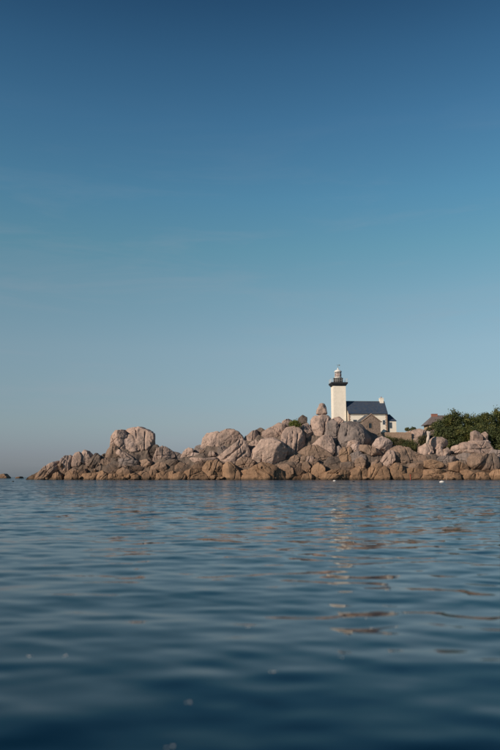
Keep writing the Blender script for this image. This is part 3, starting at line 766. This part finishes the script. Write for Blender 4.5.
# small stones wedged in the gaps: each its own object, shapes shared
GAP = []
for i in range(7):
    g = np.random.default_rng(900 + i)
    ol = [(math.cos(t) * g.uniform(0.75, 1.15), math.sin(t) * g.uniform(0.55, 0.95)) for t in np.linspace(0, 2*math.pi, 9)[:-1]]
    GAP.append([boulder_mesh('small_stone', ol, 0.85, GR[k], 950 + i, 4, 1, 8) for k in ('brown', 'orange', 'pink')])
g = np.random.default_rng(5)
topu = [35, 60, 90, 108, 150, 180, 205, 240, 262, 300, 345, 385, 425, 500]
topv = [478, 464, 458, 462, 460, 462, 460, 458, 450, 440, 445, 452, 452, 450]
for i in range(85):
    u = g.uniform(40, 500); tv = float(np.interp(u, topu, topv))
    shore = i < 50
    v = g.uniform(474, 479) if shore else g.uniform(min(tv, 473), 474)
    y = 166.6 + (479 - v) * 0.19 + (g.uniform(-3.8, -1.5) if shore else g.uniform(-2.2, -0.2))
    o = link('small_stone', GAP[i % 7][1 if shore else (0 if v > 460 else 2)], None, P(u, v, y))
    s = g.uniform(0.28, 0.75)
    o.scale = (s * g.uniform(0.9, 1.5), s, s * g.uniform(0.7, 1.1)); o.rotation_euler = (g.uniform(-0.4, 0.4), g.uniform(-0.5, 0.5), g.uniform(0, 6.28))
    spot = ['the left tip of the headland', 'the great tor', 'the low saddle', 'the twin domed boulder', 'the centre massif', 'the lighthouse', 'the garden wall', 'the dark bushes'][int(np.searchsorted([108, 156, 200, 250, 308, 350, 425], u))]
    if shore: tag(o, 'small orange loose stone at the waterline below ' + spot, 'stone', 'small stones along the waterline')
    else: tag(o, 'small brown stone wedged between boulders below ' + spot, 'stone', 'small stones wedged between boulders')

GR['white'] = plain('lichened_white_stone', (0.48, 0.42, 0.37), 0.9, 0.12, 2.0, 0.05)
B('white', 'thin whitish standing stone with a widened head, left of the lumpy pink boulder', [(426,445),(426.8,438),(427.8,434.5),(426.3,431.2),(428.5,430.3),(430.8,431.2),(430,434.5),(429.2,438),(428.8,445)], Y=170.5, D=0.45, name='standing_stone', cat='standing stone', group=None, sub=5, cracks=0, facets=3, grow=1.0)

# ------------------------------------------------------------------ lighthouse
RHO = R(-4)   # turned a little so that the left faces show
RHO = R(4)
def lighthouse():
    Yt = 186.0
    b0 = P(333.9, 432, Yt); b1 = P(346.5, 432, Yt)
    w = (b1.x - b0.x) / math.cos(RHO) / 2
    zt = P(340, 385.3, Yt).z; z0 = P(340, 434, Yt).z
    cx = (b0.x + b1.x) / 2 - math.sin(RHO) * w
    root = empty('lighthouse', (cx, Yt + w, z0), RHO)
    tag(root, 'tall square cream lighthouse tower with a black gallery and white lantern', 'lighthouse')
    H = zt - z0
    m = MB(); m.box((-w, -w, -1.5), (w, w, H))
    m.build('tower', M['render'], root)
    # whitewashed corner stones, alternately long and short
    q = 0.36; nq = 26
    for sx in (-1, 1):
        for sy in (-1, 1):
            m = MB()
            hq = (H + 0.5) / nq
            for k in range(nq):
                L = 0.62 if k % 2 else 0.42; L2 = 0.42 if k % 2 else 0.62
                x0, x1 = sorted((sx*(w+0.018), sx*(w-L))); y0, y1 = sorted((sy*(w+0.018), sy*(w-L2)))
                m.box((x0, y0, -0.5 + k*hq + 0.01), (x1, y1, -0.5 + (k+1)*hq - 0.01))
            m.build('corner_quoins', M['quoin'], root)
    # small stair windows
    for zz in (2.5, 6.0):
        f = MB(); f.box((-0.30, -w-0.05, zz), (0.30, -w+0.05, zz+0.95)); 
    # corbelled black gallery
    m = MB()
    for a, b, e in ((H-0.1, H+0.12, 0.14), (H+0.12, H+0.4, 0.32), (H+0.4, H+0.78, 0.52)):
        m.box((-w-e, -w-e, a+0.002), (w+e, w+e, b))
    m.build('gallery', M['black'], root)
    gz = H + 0.78; e = w + 0.47
    m = MB()
    for i in range(-4, 5):
        for s in (-1, 1):
            m.tube((i*e/4, s*e, gz), (i*e/4, s*e, gz+1.0), 0.014)
            m.tube((s*e, i*e/4, gz), (s*e, i*e/4, gz+1.0), 0.014)
    for zz in (0.35, 0.68, 1.0):
        for s in (-1, 1):
            m.tube((-e, s*e, gz+zz), (e, s*e, gz+zz), 0.012); m.tube((s*e, -e, gz+zz), (s*e, e, gz+zz), 0.012)
    m.build('railing', M['white_metal'], root)
    # black watch room drum
    ox = 0.0
    m = MB(); m.lathe([(1.22, gz+0.004), (1.22, gz+1.15), (1.32, gz+1.18), (1.32, gz+1.28), (1.0, gz+1.3)], (ox, 0), 28)
    m.build('watch_room', M['black'], root)
    lz = gz + 1.3
    m = MB(); m.lathe([(0.90, lz), (0.90, lz+1.55)], (ox, 0), 16); m.build('lantern_glazing', M['lantern_glass'], root)
    m = MB()
    for i in range(8):
        t = 2*math.pi*i/8 + 0.2
        m.tube((ox+0.92*math.cos(t), 0.92*math.sin(t), lz), (ox+0.92*math.cos(t), 0.92*math.sin(t), lz+1.55), 0.035)
    m.lathe([(0.95, lz), (0.95, lz+0.22), (0.91, lz+0.22)], (ox, 0), 20)
    lf = m.build('lantern_frame', M['white_metal'], root)
    m = MB(); m.lathe([(0.4, lz+0.15), (0.66, lz+0.4), (0.74, lz+0.8), (0.66, lz+1.15), (0.4, lz+1.45)], (ox, 0), 16)
    m.build('lamp_lens', M['curtain'], root, smooth=True)
    m = MB(); dz = lz + 1.55
    m.lathe([(0.98, dz), (1.0, dz+0.10), (0.9, dz+0.28), (0.66, dz+0.50), (0.34, dz+0.66), (0.16, dz+0.74), (0.15, dz+0.92), (0.20, dz+1.02), (0.10, dz+1.12)], (ox, 0), 24)
    m.build('dome', M['white_metal'], root, smooth=True)
    m = MB(); m.tube((ox, 0, dz+1.05), (ox, 0, dz+2.1), 0.03)
    m.tube((ox-0.45, 0, dz+1.85), (ox+0.45, 0, dz+1.85), 0.02)
    m.prism([(ox+0.2, dz+1.72), (ox+0.55, dz+1.66), (ox+0.55, dz+2.02), (ox+0.2, dz+1.94)], -0.01, 0.01)
    m.build('weather_vane', M['iron'], root)
lighthouse()

def window(parent, x, z, w, h, y=0.0, frame='wood', glass='glass', bars=True):
    f = MB(); t = 0.09
    f.box((x-w/2-t, y-0.06, z-t), (x+w/2+t, y-0.02+0.04, z)); f.box((x-w/2-t, y-0.06, z+h), (x+w/2+t, y+0.02, z+h+t))
    f.box((x-w/2-t, y-0.06, z), (x-w/2, y+0.02, z+h)); f.box((x+w/2, y-0.06, z), (x+w/2+t, y+0.02, z+h))
    if bars:
        f.box((x-0.03, y-0.05, z), (x+0.03, y+0.02, z+h)); f.box((x-w/2, y-0.045, z+h*0.5-0.025), (x-0.03, y+0.02, z+h*0.5+0.025)); f.box((x+0.03, y-0.045, z+h*0.5-0.025), (x+w/2, y+0.02, z+h*0.5+0.025))
    fo = f.build('window', M[frame], parent)
    g_ = MB(); g_.box((x-w/2, y-0.02, z), (x+w/2, y+0.03, z+h)); g_.build('pane', M[glass], fo)

def gable_house(root, L, D, he, hr, wall, roofm, base=-1.5, over=0.25, th=0.14):
    """walls with two gables at x=0 and x=L, ridge along x at y=D/2"""
    m = MB(); m.prismx([(0, base), (D, base), (D, he), (D/2, hr), (0, he)], 0, L)
    m.build('wall', wall, root)
    sl = (hr - he) / (D / 2)
    m = MB()
    for s in (0, 1):
        ye, yr = (-over, D/2) if s == 0 else (D+over, D/2)
        ze = he - over*sl
        m.prismx([(ye, ze+0.03), (yr, hr+0.03), (yr, hr+0.03+th), (ye, ze+0.03+th)], -over*0.6, L+over*0.6)
    return m.build('roof', roofm, root)

def keepers_house():
    Yh = 185.0
    a = P(348.6, 412.8, Yh); b = P(387.2, 412.8, Yh - 0)
    z0 = P(348.6, 432.5, Yh).z
    L = (b.x - a.x) / math.cos(RHO) * 1.01
    D = 6.0
    root = empty('keepers_house', (a.x, Yh, z0), RHO)
    tag(root, 'cream keeper house with a dark blue slate roof beside the lighthouse', 'house')
    he = a.z - z0; hr = P(346.5, 401.9, Yh + 3).z - z0
    gable_house(root, L, D, he, hr, M['render'], M['slate'])
    m = MB(); m.tube((-0.15, D/2, hr+0.16), (L+0.15, D/2, hr+0.16), 0.09); m.build('ridge_tiles', M['slate_grey'], root)
    m = MB(); m.tube((-0.1, -0.34, he-0.33), (L+0.1, -0.34, he-0.33), 0.07); m.build('gutter', M['black'], root)
    # stone corner strips
    for x0, x1 in ((-0.03, 0.35), (L-0.35, L+0.03)):
        m = MB(); n = 14
        for k in range(n):
            e = 0.14 if k % 2 else 0
            xa, xb = (x0, x1+e) if x0 < 1 else (x0-e, x1)
            m.box((xa, -0.03, k*he/n*0.97), (xb, 0.4, (k+1)*he/n*0.97-0.02))
        m.build('corner_quoins', M['stone_trim'], root)
    # chimneys
    c = MB(); c.box((L-1.15, D/2-0.45, hr-0.8), (L-0.15, D/2+0.45, hr+1.05)); c.box((L-1.22, D/2-0.52, hr+0.86), (L-0.08, D/2+0.52, hr+0.98))
    co = c.build('chimney', M['quoin'], root)
    c = MB(); c.lathe([(0.14, hr+1.05), (0.11, hr+1.4)], (L-0.65, D/2), 10); c.build('chimney_pot', M['brick'], co)
    s = 1/0.2537
    def X(u): return (P(u, 420, Yh).x - a.x) / math.cos(RHO)
    def Z(v): return P(350, v, Yh).z - z0
    window(root, X(355), Z(423.8), 0.75, 0.95, -0.0)
    window(root, X(384.3), Z(424.0), 0.45, 0.95, -0.0)
    # rear wing roof end at the left, by the tower
    # lower annex at the right end
    an = empty('side_annex', P(389.2, 432.5, Yh + 1.2), RHO)
    tag(an, 'small low annex with a blue slate roof at the right end of the house', 'annex')
    z0a = P(389, 432.5, Yh+1.2).z
    La = P(396.6, 420, Yh+1.2).x - P(389.2, 420, Yh+1.2).x
    hea = P(389, 421.0, Yh+1.2).z - z0a; hra = P(389, 414.2, Yh+3.0).z - z0a
    m = MB(); m.box((0, 0, -1.5), (La, 4.4, hea)); m.build('wall', M['render'], an)
    bm = bmesh.new(); ov = 0.15
    p = [bm.verts.new(v) for v in ((-0.05, -ov, hea+0.004), (La+ov, -ov, hea+0.004), (La+ov, 4.4+ov, hea+0.004), (-0.05, 4.4+ov, hea+0.004), (-0.05, 2.2, hra), (La*0.45, 2.2, hra))]
    for f in ((0,1,5,4), (1,2,5), (2,3,4,5), (3,0,4), (3,2,1,0)): bm.faces.new([p[i] for i in f])
    mm = MB(); mm.bm.free(); mm.bm = bm; mm.build('roof', M['slate'], an)
    window(an, 0.42, hea-1.75, 0.5, 1.35)
keepers_house()

def stone_shed():
    Ys = 176.5
    a = P(362.3, 421.3, Ys); b = P(381.3, 421.3, Ys)
    z0 = P(362, 433.5, Ys).z
    Wd = (b.x - a.x) / math.cos(R(13))
    Ln = 4.2
    root = empty('stone_outbuilding', (a.x, Ys, z0), R(13))
    tag(root, 'small brown stone outbuilding with its gable end in front of the house', 'outbuilding')
    he = a.z - z0; hr = P(370.5, 414.3, Ys).z - z0
    core = MB(); core.prism([(0.06, -1.5), (Wd-0.06, -1.5), (Wd-0.06, he), (Wd/2, hr-0.06), (0.06, he)], 0.06, Ln)
    wall = core.build('wall', M['mortar'], root)
    # individual stones of the gable front, merged: each is only two or three pixels
    g = random.Random(3); m = MB()
    z = -0.4
    wx, wz0, wz1, ww = Wd*0.43, 1.3, 2.75, 1.05
    while z < hr:
        h = g.uniform(0.2, 0.34); x = 0.0 + g.uniform(0, 0.05)
        while x < Wd:
            w = g.uniform(0.28, 0.65)
            x1 = min(x + w, Wd)
            half = Wd/2 * (hr - (z+h)) / (hr - he) if z + h > he else Wd/2
            xa, xb = max(x, Wd/2 - half), min(x1, Wd/2 + half)
            if xb - xa > 0.1 and not (xb > wx - ww/2 and xa < wx + ww/2 and z + h > wz0 and z < wz1):
                m.box((xa+0.015, g.uniform(-0.02, 0.03), z+0.015), (xb-0.015, 0.10, z+h-0.015))
            x = x1
        z += h
    tag(m.build('stones', M['stone'], root), kind='stuff')
    # dressed copings up the gable and the kneelers
    m = MB()
    for s in (0, 1):
        x0, x1 = (-0.12, Wd/2) if s == 0 else (Wd/2, Wd+0.12)
        z0_, z1_ = (he-0.05, hr+0.05) if s == 0 else (hr+0.05, he-0.05)
        m.prism([(x0, z0_), (x1, z1_), (x1, z1_+0.2), (x0, z0_+0.2)], -0.06, 0.3)
    m.build('coping', M['stone_trim'], root)
    sl = MB()
    for s in (0, 1):
        x0, x1 = (-0.2, Wd/2) if s == 0 else (Wd/2, Wd+0.2)
        z0_, z1_ = (he-0.08, hr) if s == 0 else (hr, he-0.08)
        sl.prism([(x0, z0_), (x1, z1_), (x1, z1_+0.14), (x0, z0_+0.14)], 0.302, Ln+0.1)
    sl.build('roof', M['slate_grey'], root)
    window(root, wx, wz0, ww-0.22, wz1-wz0-0.2, 0.03, 'stone_trim', 'glass', False)
    m = MB(); m.box((Wd-0.05, 0.1, he-0.1), (Wd+0.45, 0.6, he+0.12)); m.build('corner_stone', M['stone_trim'], root)
stone_shed()

def garden_wall():
    Yw = 178.5
    pts = [(356, 433.2), (372, 432.6), (390, 432.2), (411, 432.0)]
    root = empty('garden_wall', P(384, 436, Yw))
    tag(root, 'low dry stone garden wall in front of the house and annex', 'wall')
    o = root.location
    g = random.Random(9)
    m = MB(); c = MB()
    xa, xb = P(381.5, 433, Yw).x - o.x, P(411.5, 433, Yw).x - o.x
    ztop = lambda x: P(250 + (x + o.x)*F/Yw, np.interp(250 + (x + o.x)*F/Yw, [p[0] for p in pts], [p[1] for p in pts]), Yw).z - o.z
    zt = ztop(0)
    c.box((xa+0.05, 0.06, -3.2), (xb-0.05, 0.55, zt-0.08)); c.build('core', M['mortar'], root)
    z = -3.0
    while z < zt - 0.1:
        h = g.uniform(0.18, 0.3); x = xa
        while x < xb:
            w = g.uniform(0.25, 0.7); x1 = min(x + w, xb)
            m.box((x+0.012, g.uniform(-0.05, 0.03), z+0.012), (x1-0.012, 0.6, min(z+h, zt)-0.012 + (g.uniform(0, 0.08) if z + h >= zt - 0.1 else 0)))
            x = x1
        z += h
    tag(m.build('stones', M['stone_trim'], root), kind='stuff')
garden_wall()

def far_cottage():
    Yc = 205.0
    a = P(426.5, 424.6, Yc)
    z0 = P(426.5, 434, Yc).z
    root = empty('cottage', (a.x, Yc, z0), R(2))
    tag(root, 'old cottage with a weathered grey brown roof half hidden by the bushes', 'cottage')
    L = 10.0; D = 6.0; he = a.z - z0; hr = P(433, 415.3, Yc + 3).z - z0
    m = MB(); m.box((0.9, 0.3, -1.5), (L, D, he)); m.build('wall', M['ochre'], root)
    # half-hipped roof: the ridge starts well in from the left eave
    rx = P(433, 415, Yc+3).x - a.x
    bm = bmesh.new()
    p = [bm.verts.new(v) for v in ((0, -0.1, he+0.004), (L, -0.1, he+0.004), (L, D+0.3, he+0.004), (0, D+0.3, he+0.004), (rx, D/2, hr), (L-rx, D/2, hr))]
    for f in ((0,1,5,4), (1,2,5), (2,3,4,5), (3,0,4), (3,2,1,0)): bm.faces.new([p[i] for i in f])
    mm = MB(); mm.bm.free(); mm.bm = bm; mm.build('roof', M['slate_old'], root)
    c = MB(); c.box((rx-0.35, D/2-0.4, hr-0.8), (rx+1.35, D/2+0.4, hr+0.42)); c.box((rx-0.42, D/2-0.47, hr+0.3), (rx+1.42, D/2+0.47, hr+0.36))
    c.build('chimney', M['brick'], root)
    window(root, 2.2, he-1.5, 0.6, 0.9, 0.3)
far_cottage()

# ------------------------------------------------------------------ bushes and trees
def foliage(center_r, n, seed, leaf=0.20, clumps=60, spike=0.0, parent=None, mat=None, hollow=0.55):
    """leaf-sized quads gathered in clumps through an uneven crown"""
    g = np.random.default_rng(seed)
    rx, ry, rz = center_r
    d = g.normal(size=(clumps, 3)); d /= np.linalg.norm(d, axis=1, keepdims=True)
    rad = g.uniform(hollow, 1.0, clumps) ** 0.7
    lump = 1 + 0.22 * vnoise(d * 2.2 + seed, seed)
    C = d * rad[:, None] * lump[:, None] * np.array([rx, ry, rz])
    C[:, 2] = np.where(C[:, 2] < -0.75 * rz, C[:, 2] * 0.8, C[:, 2])
    if spike:
        k = g.random(clumps) < 0.18
        C[k, 2] += g.uniform(0, spike, k.sum()) * rz * (1 - np.hypot(C[k, 0] / rx, C[k, 1] / ry).clip(0, 1))
    cs = g.uniform(0.10, 0.24, clumps) * (rx * ry * rz) ** (1/3)
    ci = g.integers(0, clumps, n)
    off = g.normal(size=(n, 3)) * cs[ci][:, None] * np.array([1.1, 1.1, 0.85])
    c = C[ci] + off
    a = g.normal(size=(n, 3)); a /= np.linalg.norm(a, axis=1, keepdims=True)
    b = g.normal(size=(n, 3)); b -= (b * a).sum(1, keepdims=True) * a; b /= np.linalg.norm(b, axis=1, keepdims=True)
    s = g.uniform(0.5, 1.2, (n, 1)) * leaf
    V = np.stack([c - a*s - b*s*0.12, c + b*s*0.55, c + a*s + b*s*0.1, c - b*s*0.5], 1).reshape(-1, 3)
    Fq = np.arange(4 * n).reshape(n, 4)
    return link('crown', np_mesh('crown', V, Fq, mat, False), parent)

def tree(u, vtop, vbot, wpx, Y, label, mat, seed, spike=0.3, n=6000, group='wind-shaped trees and bushes on the right', name='tree', cat='tree', leaf=0.2):
    top = P(u, vtop, Y); bot = P(u, vbot, Y)
    H = top.z - bot.z; rx = wpx / 2 * Y / F
    root = empty(name, bot)
    tag(root, label, cat, group)
    rz = H * 0.46
    cr = foliage((rx, rx * 0.9, rz), n, seed, leaf, 70, spike, root, M[mat])
    cr.location = (0, 0, H - rz * 1.18)
    if name in ('tuft', 'shrub'):
        cr.name = 'foliage'
    if name in ('tuft', 'shrub'): return
    m = MB(); g = random.Random(seed)
    m.tube((0, 0, -1.2), (0.1, 0, H*0.35), 0.16, 0.11)
    for k in range(5):
        t = k * 1.256 + g.random()
        m.tube((0.1, 0, H*0.3), (rx*0.6*math.cos(t), rx*0.5*math.sin(t), H*g.uniform(0.55, 0.85)), 0.08, 0.03)
    m.build('trunk', M['bark'], root)
TR = 'row of trees and bushes on the right'
tree(438.5, 418.5, 440, 14, 187, 'leftmost dark rounded tree, beside the cottage roof', 'leaf_dark', 1, 0.2)
tree(449, 413.5, 440, 13, 188, 'rounded green tree second from the cottage', 'leaf', 2, 0.4)
tree(455.5, 409.6, 438, 13, 188, 'dark tree with a pointed spike against the sky, third from the cottage', 'leaf_dark', 3, 0.9)
tree(464, 412.8, 440, 16, 189, 'broad yellow-green tree in the middle of the row', 'leaf', 4, 0.2)
tree(474, 413.2, 440, 17, 190, 'flat topped yellow-green tree right of the row middle', 'leaf', 5, 0.15)
tree(482, 412.8, 440, 13, 188, 'dark tree left of the tallest spiky tree', 'leaf_dark', 6, 0.3)
tree(489, 409.0, 440, 13, 187, 'tallest spiky dark tree near the right edge', 'leaf_dark', 7, 1.0)
tree(498, 408.6, 440, 14, 189, 'tree with ragged top cut by the right edge', 'leaf', 8, 0.6)
tree(508, 409, 442, 16, 188, 'tree just beyond the right edge', 'leaf_dark', 9, 0.5)
tree(522, 411, 446, 22, 188, 'wide tree further beyond the right edge', 'leaf', 10, 0.3)
tree(543, 413, 448, 26, 190, 'wide dark tree far beyond the right edge', 'leaf_dark', 11, 0.3)
BU = dict(name='bush', cat='bush', group='bushes in front of the trees')
tree(443, 424, 446, 20, 181, 'dark green bush between the cottage and the lumpy pink boulder', 'leaf_dark', 21, 0.1, 7000, **BU)
tree(454, 424, 452, 20, 179, 'deep green bush behind the pale flat stone', 'leaf_dark', 22, 0.1, 7000, **BU)
tree(465, 427, 448, 18, 179, 'green bush left behind the thumb-shaped stone', 'leaf', 23, 0.1, 7000, **BU)
tree(479, 424, 448, 20, 181, 'dark bush directly behind the thumb-shaped stone', 'leaf_dark', 24, 0.1, 7000, **BU)
tree(492, 425, 456, 18, 178, 'tall dark bush right of the small leaning stone', 'leaf_dark', 25, 0.1, 7000, **BU)
tree(504, 424, 458, 18, 177, 'dark bush cut by the right edge above the grey slab', 'leaf_dark', 26, 0.1, 6000, **BU)
tree(524, 424, 456, 26, 178, 'dark bush beyond the right edge', 'leaf_dark', 27, 0.1, 6000, **BU)
tree(431.5, 426.5, 436, 9, 186, 'small ochre-green shrub under the cottage eave', 'leaf_heath', 31, 0.1, 2000, **BU)
HE = dict(name='shrub', cat='shrub', group='low shrubs below the garden wall', leaf=0.14)
tree(388, 435.5, 448, 16, 177, 'low dark shrub right behind the pale pink angular boulder', 'leaf_dark', 41, 0.1, 3500, **HE)
tree(399, 436.5, 450, 15, 176.5, 'brownish green shrub in the middle below the garden wall', 'leaf_heath', 42, 0.1, 3500, **HE)
tree(409, 440, 453, 19, 175.5, 'dark green shrub above the great brown whaleback', 'leaf_dark', 43, 0.1, 4500, **HE)
tree(378, 434, 442, 9, 177.5, 'small heathy shrub below the stone outbuilding', 'leaf_heath', 44, 0.1, 1500, **HE)
tree(423, 434, 445, 10, 178, 'small rusty shrub left of the white standing stone', 'leaf_heath', 45, 0.1, 1500, **HE)
tree(407.6, 427.2, 431.3, 4.6, 181.5, 'left of two tiny dark tufts on the bare hump', 'leaf_dark', 51, 0.0, 900, name='tuft', cat='shrub', group='tiny tufts on the hump', leaf=0.12)
tree(413, 426.4, 431.3, 5.2, 181.5, 'right of two tiny dark tufts on the bare hump', 'leaf_dark', 52, 0.0, 900, name='tuft', cat='shrub', group='tiny tufts on the hump', leaf=0.12)
tree(295, 419.0, 430, 10.5, 172.5, 'bright green bush growing between rocks on the skyline', 'leaf_bright', 61, 0.1, 3000, name='bush', cat='bush', group=None, leaf=0.13)

# ------------------------------------------------------------------ things on the water
def buoy(u, v, r, mat, label, ball=True, stick=0.0):
    Y = HCAM * F / ((v - HOR)) 
    c = P(u, v, Y); c.z = 0.02
    root = empty('mooring_buoy', c)
    tag(root, label, 'buoy', 'buoys off the headland')
    m = MB(); m.lathe([(r*0.3, -r*0.5), (r*0.85, -r*0.3), (r*1.1, 0), (r, r*0.25), (r*0.6, r*0.5), (r*0.15, r*0.62)], n=18)
    m.build('float', M[mat], root, smooth=True)
    m = MB(); m.tube((0, 0, r*0.58), (0, 0, r*0.85 + stick), r*0.10); m.build('mooring_eye' if not stick else 'rod', M['iron'], root)
buoy(334.5, 481.0, 0.22, 'buoy_white', 'small white buoy floating in line with the lighthouse')
buoy(442, 482.2, 0.28, 'buoy_white', 'larger white buoy floating off the right shore')
buoy(353.3, 481.6, 0.17, 'buoy_black', 'small black buoy right of the white one near the lighthouse reflection')
buoy(13, 481.5, 0.14, 'buoy_black', 'lone black buoy far left in front of the reef rocks')
def marker(u, v0, v1, mat, label):
    Y = 160.0
    a = P(u, v0, Y); b = P(u, v1, Y)
    root = empty('marker_post', (b.x, Y, -1.5)); tag(root, label, 'post', 'marker posts at the shore')
    m = MB(); m.tube((0, 0, 0), (0.04, 0, a.z+1.5), 0.06, 0.05); m.build('pole', M[mat], root)
    m = MB(); m.box((-0.1, -0.1, a.z+1.5), (0.1, 0.1, a.z+1.66)); m.build('top_mark', M[mat], root)
marker(410.3, 475.3, 479, 'red_paint', 'short red post standing in the water before the right ledges')
marker(446.5, 474.8, 479, 'stone_trim', 'short pale post standing in the water left of the overhanging boulder')

# ------------------------------------------------------------------ foam flecks drifting near by
def foam():
    g = np.random.default_rng(12)
    S, Fc = ico(2)
    Vs, Fs = [], []
    tot = 0
    pix = [(248,627),(341,661),(372,627),(273,675),(63,657),(190,703),(170,745),(30,657),(366,617)]
    for (u, v) in pix:
        d = P(u, v, 1.0) - Vector((0, 0, HCAM))
        t = -HCAM / d.z
        x, y = d.x * t, d.y * t
        for k in range(g.integers(2, 6)):
            r = g.uniform(0.0009, 0.0020)
            c = np.array([x + g.normal(0, 0.006), y + g.normal(0, 0.006), 0.0])
            Vs.append(c + S * r); Fs.append(Fc + tot); tot += len(S)
    V = np.vstack(Vs)
    # sit on the surface
    V[:, 2] += surface_height(V[:, 0], V[:, 1])
    o = link('foam_flecks', np_mesh('foam_flecks', V, np.vstack(Fs), M['buoy_white']))
    tag(o, 'tiny white foam bubbles drifting on the near water', 'foam', kind='stuff')
def surface_height(x, y):
    me = sea.data
    n = len(me.vertices)
    co = np.empty(n * 3, np.float32); me.vertices.foreach_get('co', co); co = co.reshape(-1, 3)
    near = co[np.hypot(co[:, 0], co[:, 1]) < 9]
    out_ = np.empty(len(x))
    key = {}
    for i in range(len(x)):
        k = (round(float(x[i]), 2), round(float(y[i]), 2))
        if k not in key:
            key[k] = float(near[np.argmin((near[:, 0] - k[0])**2 + (near[:, 1] - k[1])**2), 2])
        out_[i] = key[k]
    return out_
foam()
